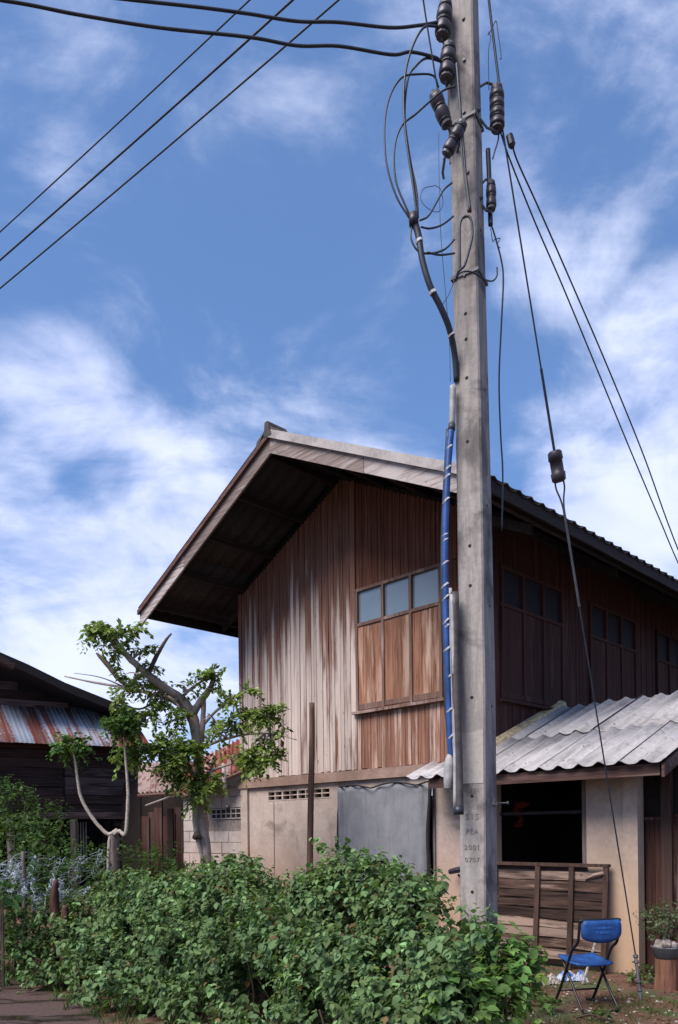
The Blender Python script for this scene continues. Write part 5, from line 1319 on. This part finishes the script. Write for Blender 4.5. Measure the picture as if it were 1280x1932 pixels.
netsheet([(22, 1628, 8.6), (52, 1640, 8.55), (96, 1720, 8.3), (60, 1690, 8.4)], 14, 26)
netsheet([(94, 1648, 8.4), (116, 1650, 8.4), (114, 1690, 8.3), (98, 1690, 8.3)], 10, 12)
netsheet([(44, 1608, 8.7), (200, 1602, 10.2), (205, 1640, 10.2), (60, 1660, 8.9)], 26, 8)
netsheet([(110, 1660, 8.4), (175, 1668, 8.8), (170, 1690, 8.8), (112, 1688, 8.4)], 12, 6)
for k, (pts, lab) in enumerate((([(46, 1800, 8.5, .03), (47, 1700, 8.5, .028), (44, 1606, 8.5, .02)], 'thin grey stake holding the peak of the torn net'),
                  ([(104, 1850, 8.2, .06), (106, 1740, 8.2, .055), (103, 1685, 8.2, .05), (108, 1660, 8.2, .02)], 'split reddish brown stake in the middle of the net'),
                  ([(122, 1830, 8.1, .05), (122, 1740, 8.1, .045), (124, 1708, 8.1, .035)], 'short sawn stump stake with pale face right of the split one'))):
    c0 = px(*pts[0][:3]); c0.z = 0
    st_ = tag(empty('fence_stake', c0), lab, 'stake', 'stakes by the net'); limb_px(st_, 'stake', pts, 'stakewood' if k else 'greypost', 7, .5)

# potted plant on a log
lo = pxz(1258, 1866, 0)
lg = tag(empty('log_stand', lo), 'upright sawn log serving as a plant stand beside the door', 'log')
MB().tube([(0, 0, -.02), (.005, 0, .15), (0, 0, .30)], [.118, .11, .108], 14, jit=.06).build('log', 'log', lg)
MB().lathe([(.10, .301), (.09, .306)], (0, 0, 0), 14).build('sawn_top', 'greypost', lg)
pt = tag(empty('plant_pot', (lo.x, lo.y, .307)), 'low grey pot with pale stones and straggly plant on the log', 'potted plant')
MB().lathe([(.085, 0), (.11, .01), (.135, .10), (.145, .11), (.13, .115), (.115, .09)], (0, 0, 0), 16).build('pot', 'pot', pt, True)
MB().lathe([(.112, .085), (.06, .10)], (0, 0, 0), 12).build('soil', 'ground', pt)
for k, (x, y) in enumerate(((-.09, -.05), (.03, -.09), (.075, -.06), (-.04, -.09), (.0, .03))):
    me = MB(); prof = [(.012, -.03), (.035, -.015), (.04, .01), (.028, .035), (.01, .045)]
    sc_ = random.uniform(.7, 1.3); me.lathe([(r_ * sc_ * random.uniform(.8, 1.2), z_ * sc_ * random.uniform(.6, 1.2)) for r_, z_ in prof], (x, y, .125 + .02 * random.random()), 6, (random.uniform(-.9, .9), random.uniform(-.9, .9), 1)); me.build('stone', 'stone', pt)
for k in range(9):
    a = random.uniform(0, 6.28); r_ = random.uniform(.08, .26)
    MB().tube(smooth_path([(0, 0, .1), (.3 * r_ * math.cos(a), .3 * r_ * math.sin(a), .22), (r_ * math.cos(a), r_ * math.sin(a), random.uniform(.32, .5))], 4), .005, 5).build('stem', 'drytwig', pt)
B_ = [(-.10, 0, .38, .16, .14, .12), (.08, 0, .40, .17, .14, .12), (0, .02, .30, .16, .12, .1)]
p_, n_ = blob_surface(B_ + [(-.05, -.06, .22, .12, .08, .08)], 340, .8)
ps, d_, nr_, s_, ix_ = shoots(p_, n_, 6, .08, .032)
stuff(leaf_cloud('foliage', pt, ps, d_, nr_, s_, tints(len(ps), (.10, .125, .075), .35, .2), V=SMALL_V, Fc=SMALL_F))
bush('yard_weed', 'small broad-leaved weeds growing on the earth left of chair feet', 'weeds', [pb(1035, 1905, 6.6, .10, .05), pb(1010, 1890, 6.9, .12, .06), pb(1130, 1925, 6.3, .10, .05)], 70, 5, .06, .04, (.075, .13, .045), .3, .3, stems=3)
bush('creeping_weed', 'dark leafy weed at the foot of pillar behind guy anchor', 'weeds', [pb(1215, 1850, 7.7, .12, .10), pb(1195, 1855, 7.8, .10, .06)], 60, 5, .08, .045, (.045, .09, .03), .3, .2, V=SMALL_V, Fc=SMALL_F, stems=2)

# litter, pebbles and grass on the yard
def scatter(n, u0, u1, v0, v1):
    out = []
    while len(out) < n:
        u, v = random.uniform(u0, u1), random.uniform(v0, v1); p = pxz(u, v, 0)
        out.append(p)
    return np.array(out)
pts = scatter(1500, 930, 1400, 1835, 2040); n = len(pts)
d_ = rng.normal(size=(n, 3)); d_[:, 2] = np.abs(d_[:, 2]) * .15; nr_ = np.array([[0, 0, 1.0]]) + rng.normal(0, .25, (n, 3))
ct = np.array([(.22, .13, .085), (.30, .20, .15), (.11, .05, .035), (.17, .075, .05), (.40, .33, .28)])[rng.integers(0, 5, n)]
pts[:, 2] = .008
lit = leaf_cloud('leaf_litter', None, pts, d_, nr_, rng.uniform(.02, .055, n), ct, V=SMALL_V, Fc=SMALL_F); stuff(lit); lit['label'] = 'dry brown leaf litter scattered over the red earth yard'
m = MB()
for p in scatter(260, 930, 1400, 1835, 2040):
    r_ = random.uniform(.006, .02) * (1.6 if random.random() < .06 else 1)
    m.lathe([(r_ * .6, -r_ * .4), (r_, .0), (r_ * .7, r_ * .5), (r_ * .2, r_ * .7)], p, 6, (random.uniform(-.4, .4), random.uniform(-.4, .4), 1))
pe = stuff(m.build('pebbles', 'stone')); pe['label'] = 'small pale pebbles scattered over the red earth yard'
def grass(name, label, pts, hgt, base):
    n = len(pts); k = 7
    P = np.repeat(pts, k, 0) + np.concatenate([rng.normal(0, .025, (n * k, 2)), np.zeros((n * k, 1))], 1)
    d = rng.normal(0, .45, (n * k, 3)); d[:, 2] = 1
    V = np.array([(-.04, 0, 0), (.04, 0, 0), (.03, .6, .06), (0, 1.0, .22), (-.03, .6, .06)]); Fg = [(0, 1, 2, 4), (4, 2, 3)]
    o = leaf_cloud(name, None, P, d, rand_unit(n * k), hgt * rng.uniform(.5, 1.3, n * k), tints(n * k, base, .3, .3), V=V, Fc=Fg); stuff(o); o['label'] = label
pts = scatter(2600, 900, 1400, 1830, 2040)
mk = np.sin(pts[:, 0] * 4.1) * np.sin(pts[:, 1] * 3.3 + 1) + rng.normal(0, .35, len(pts)) > .15
grass('grass', 'short patchy grass and moss on the yard', pts[mk], .05, (.06, .10, .03))
pts = scatter(500, -100, 260, 1790, 1960); 
side_ = np.array([(Vector(p) - Vector((-1.83, 6.3, 0))).dot(rl) for p in pts]); pts = pts[(side_ < .1)]
grass('verge_grass', 'dark grass along the road verge', pts, .10, (.035, .07, .022))
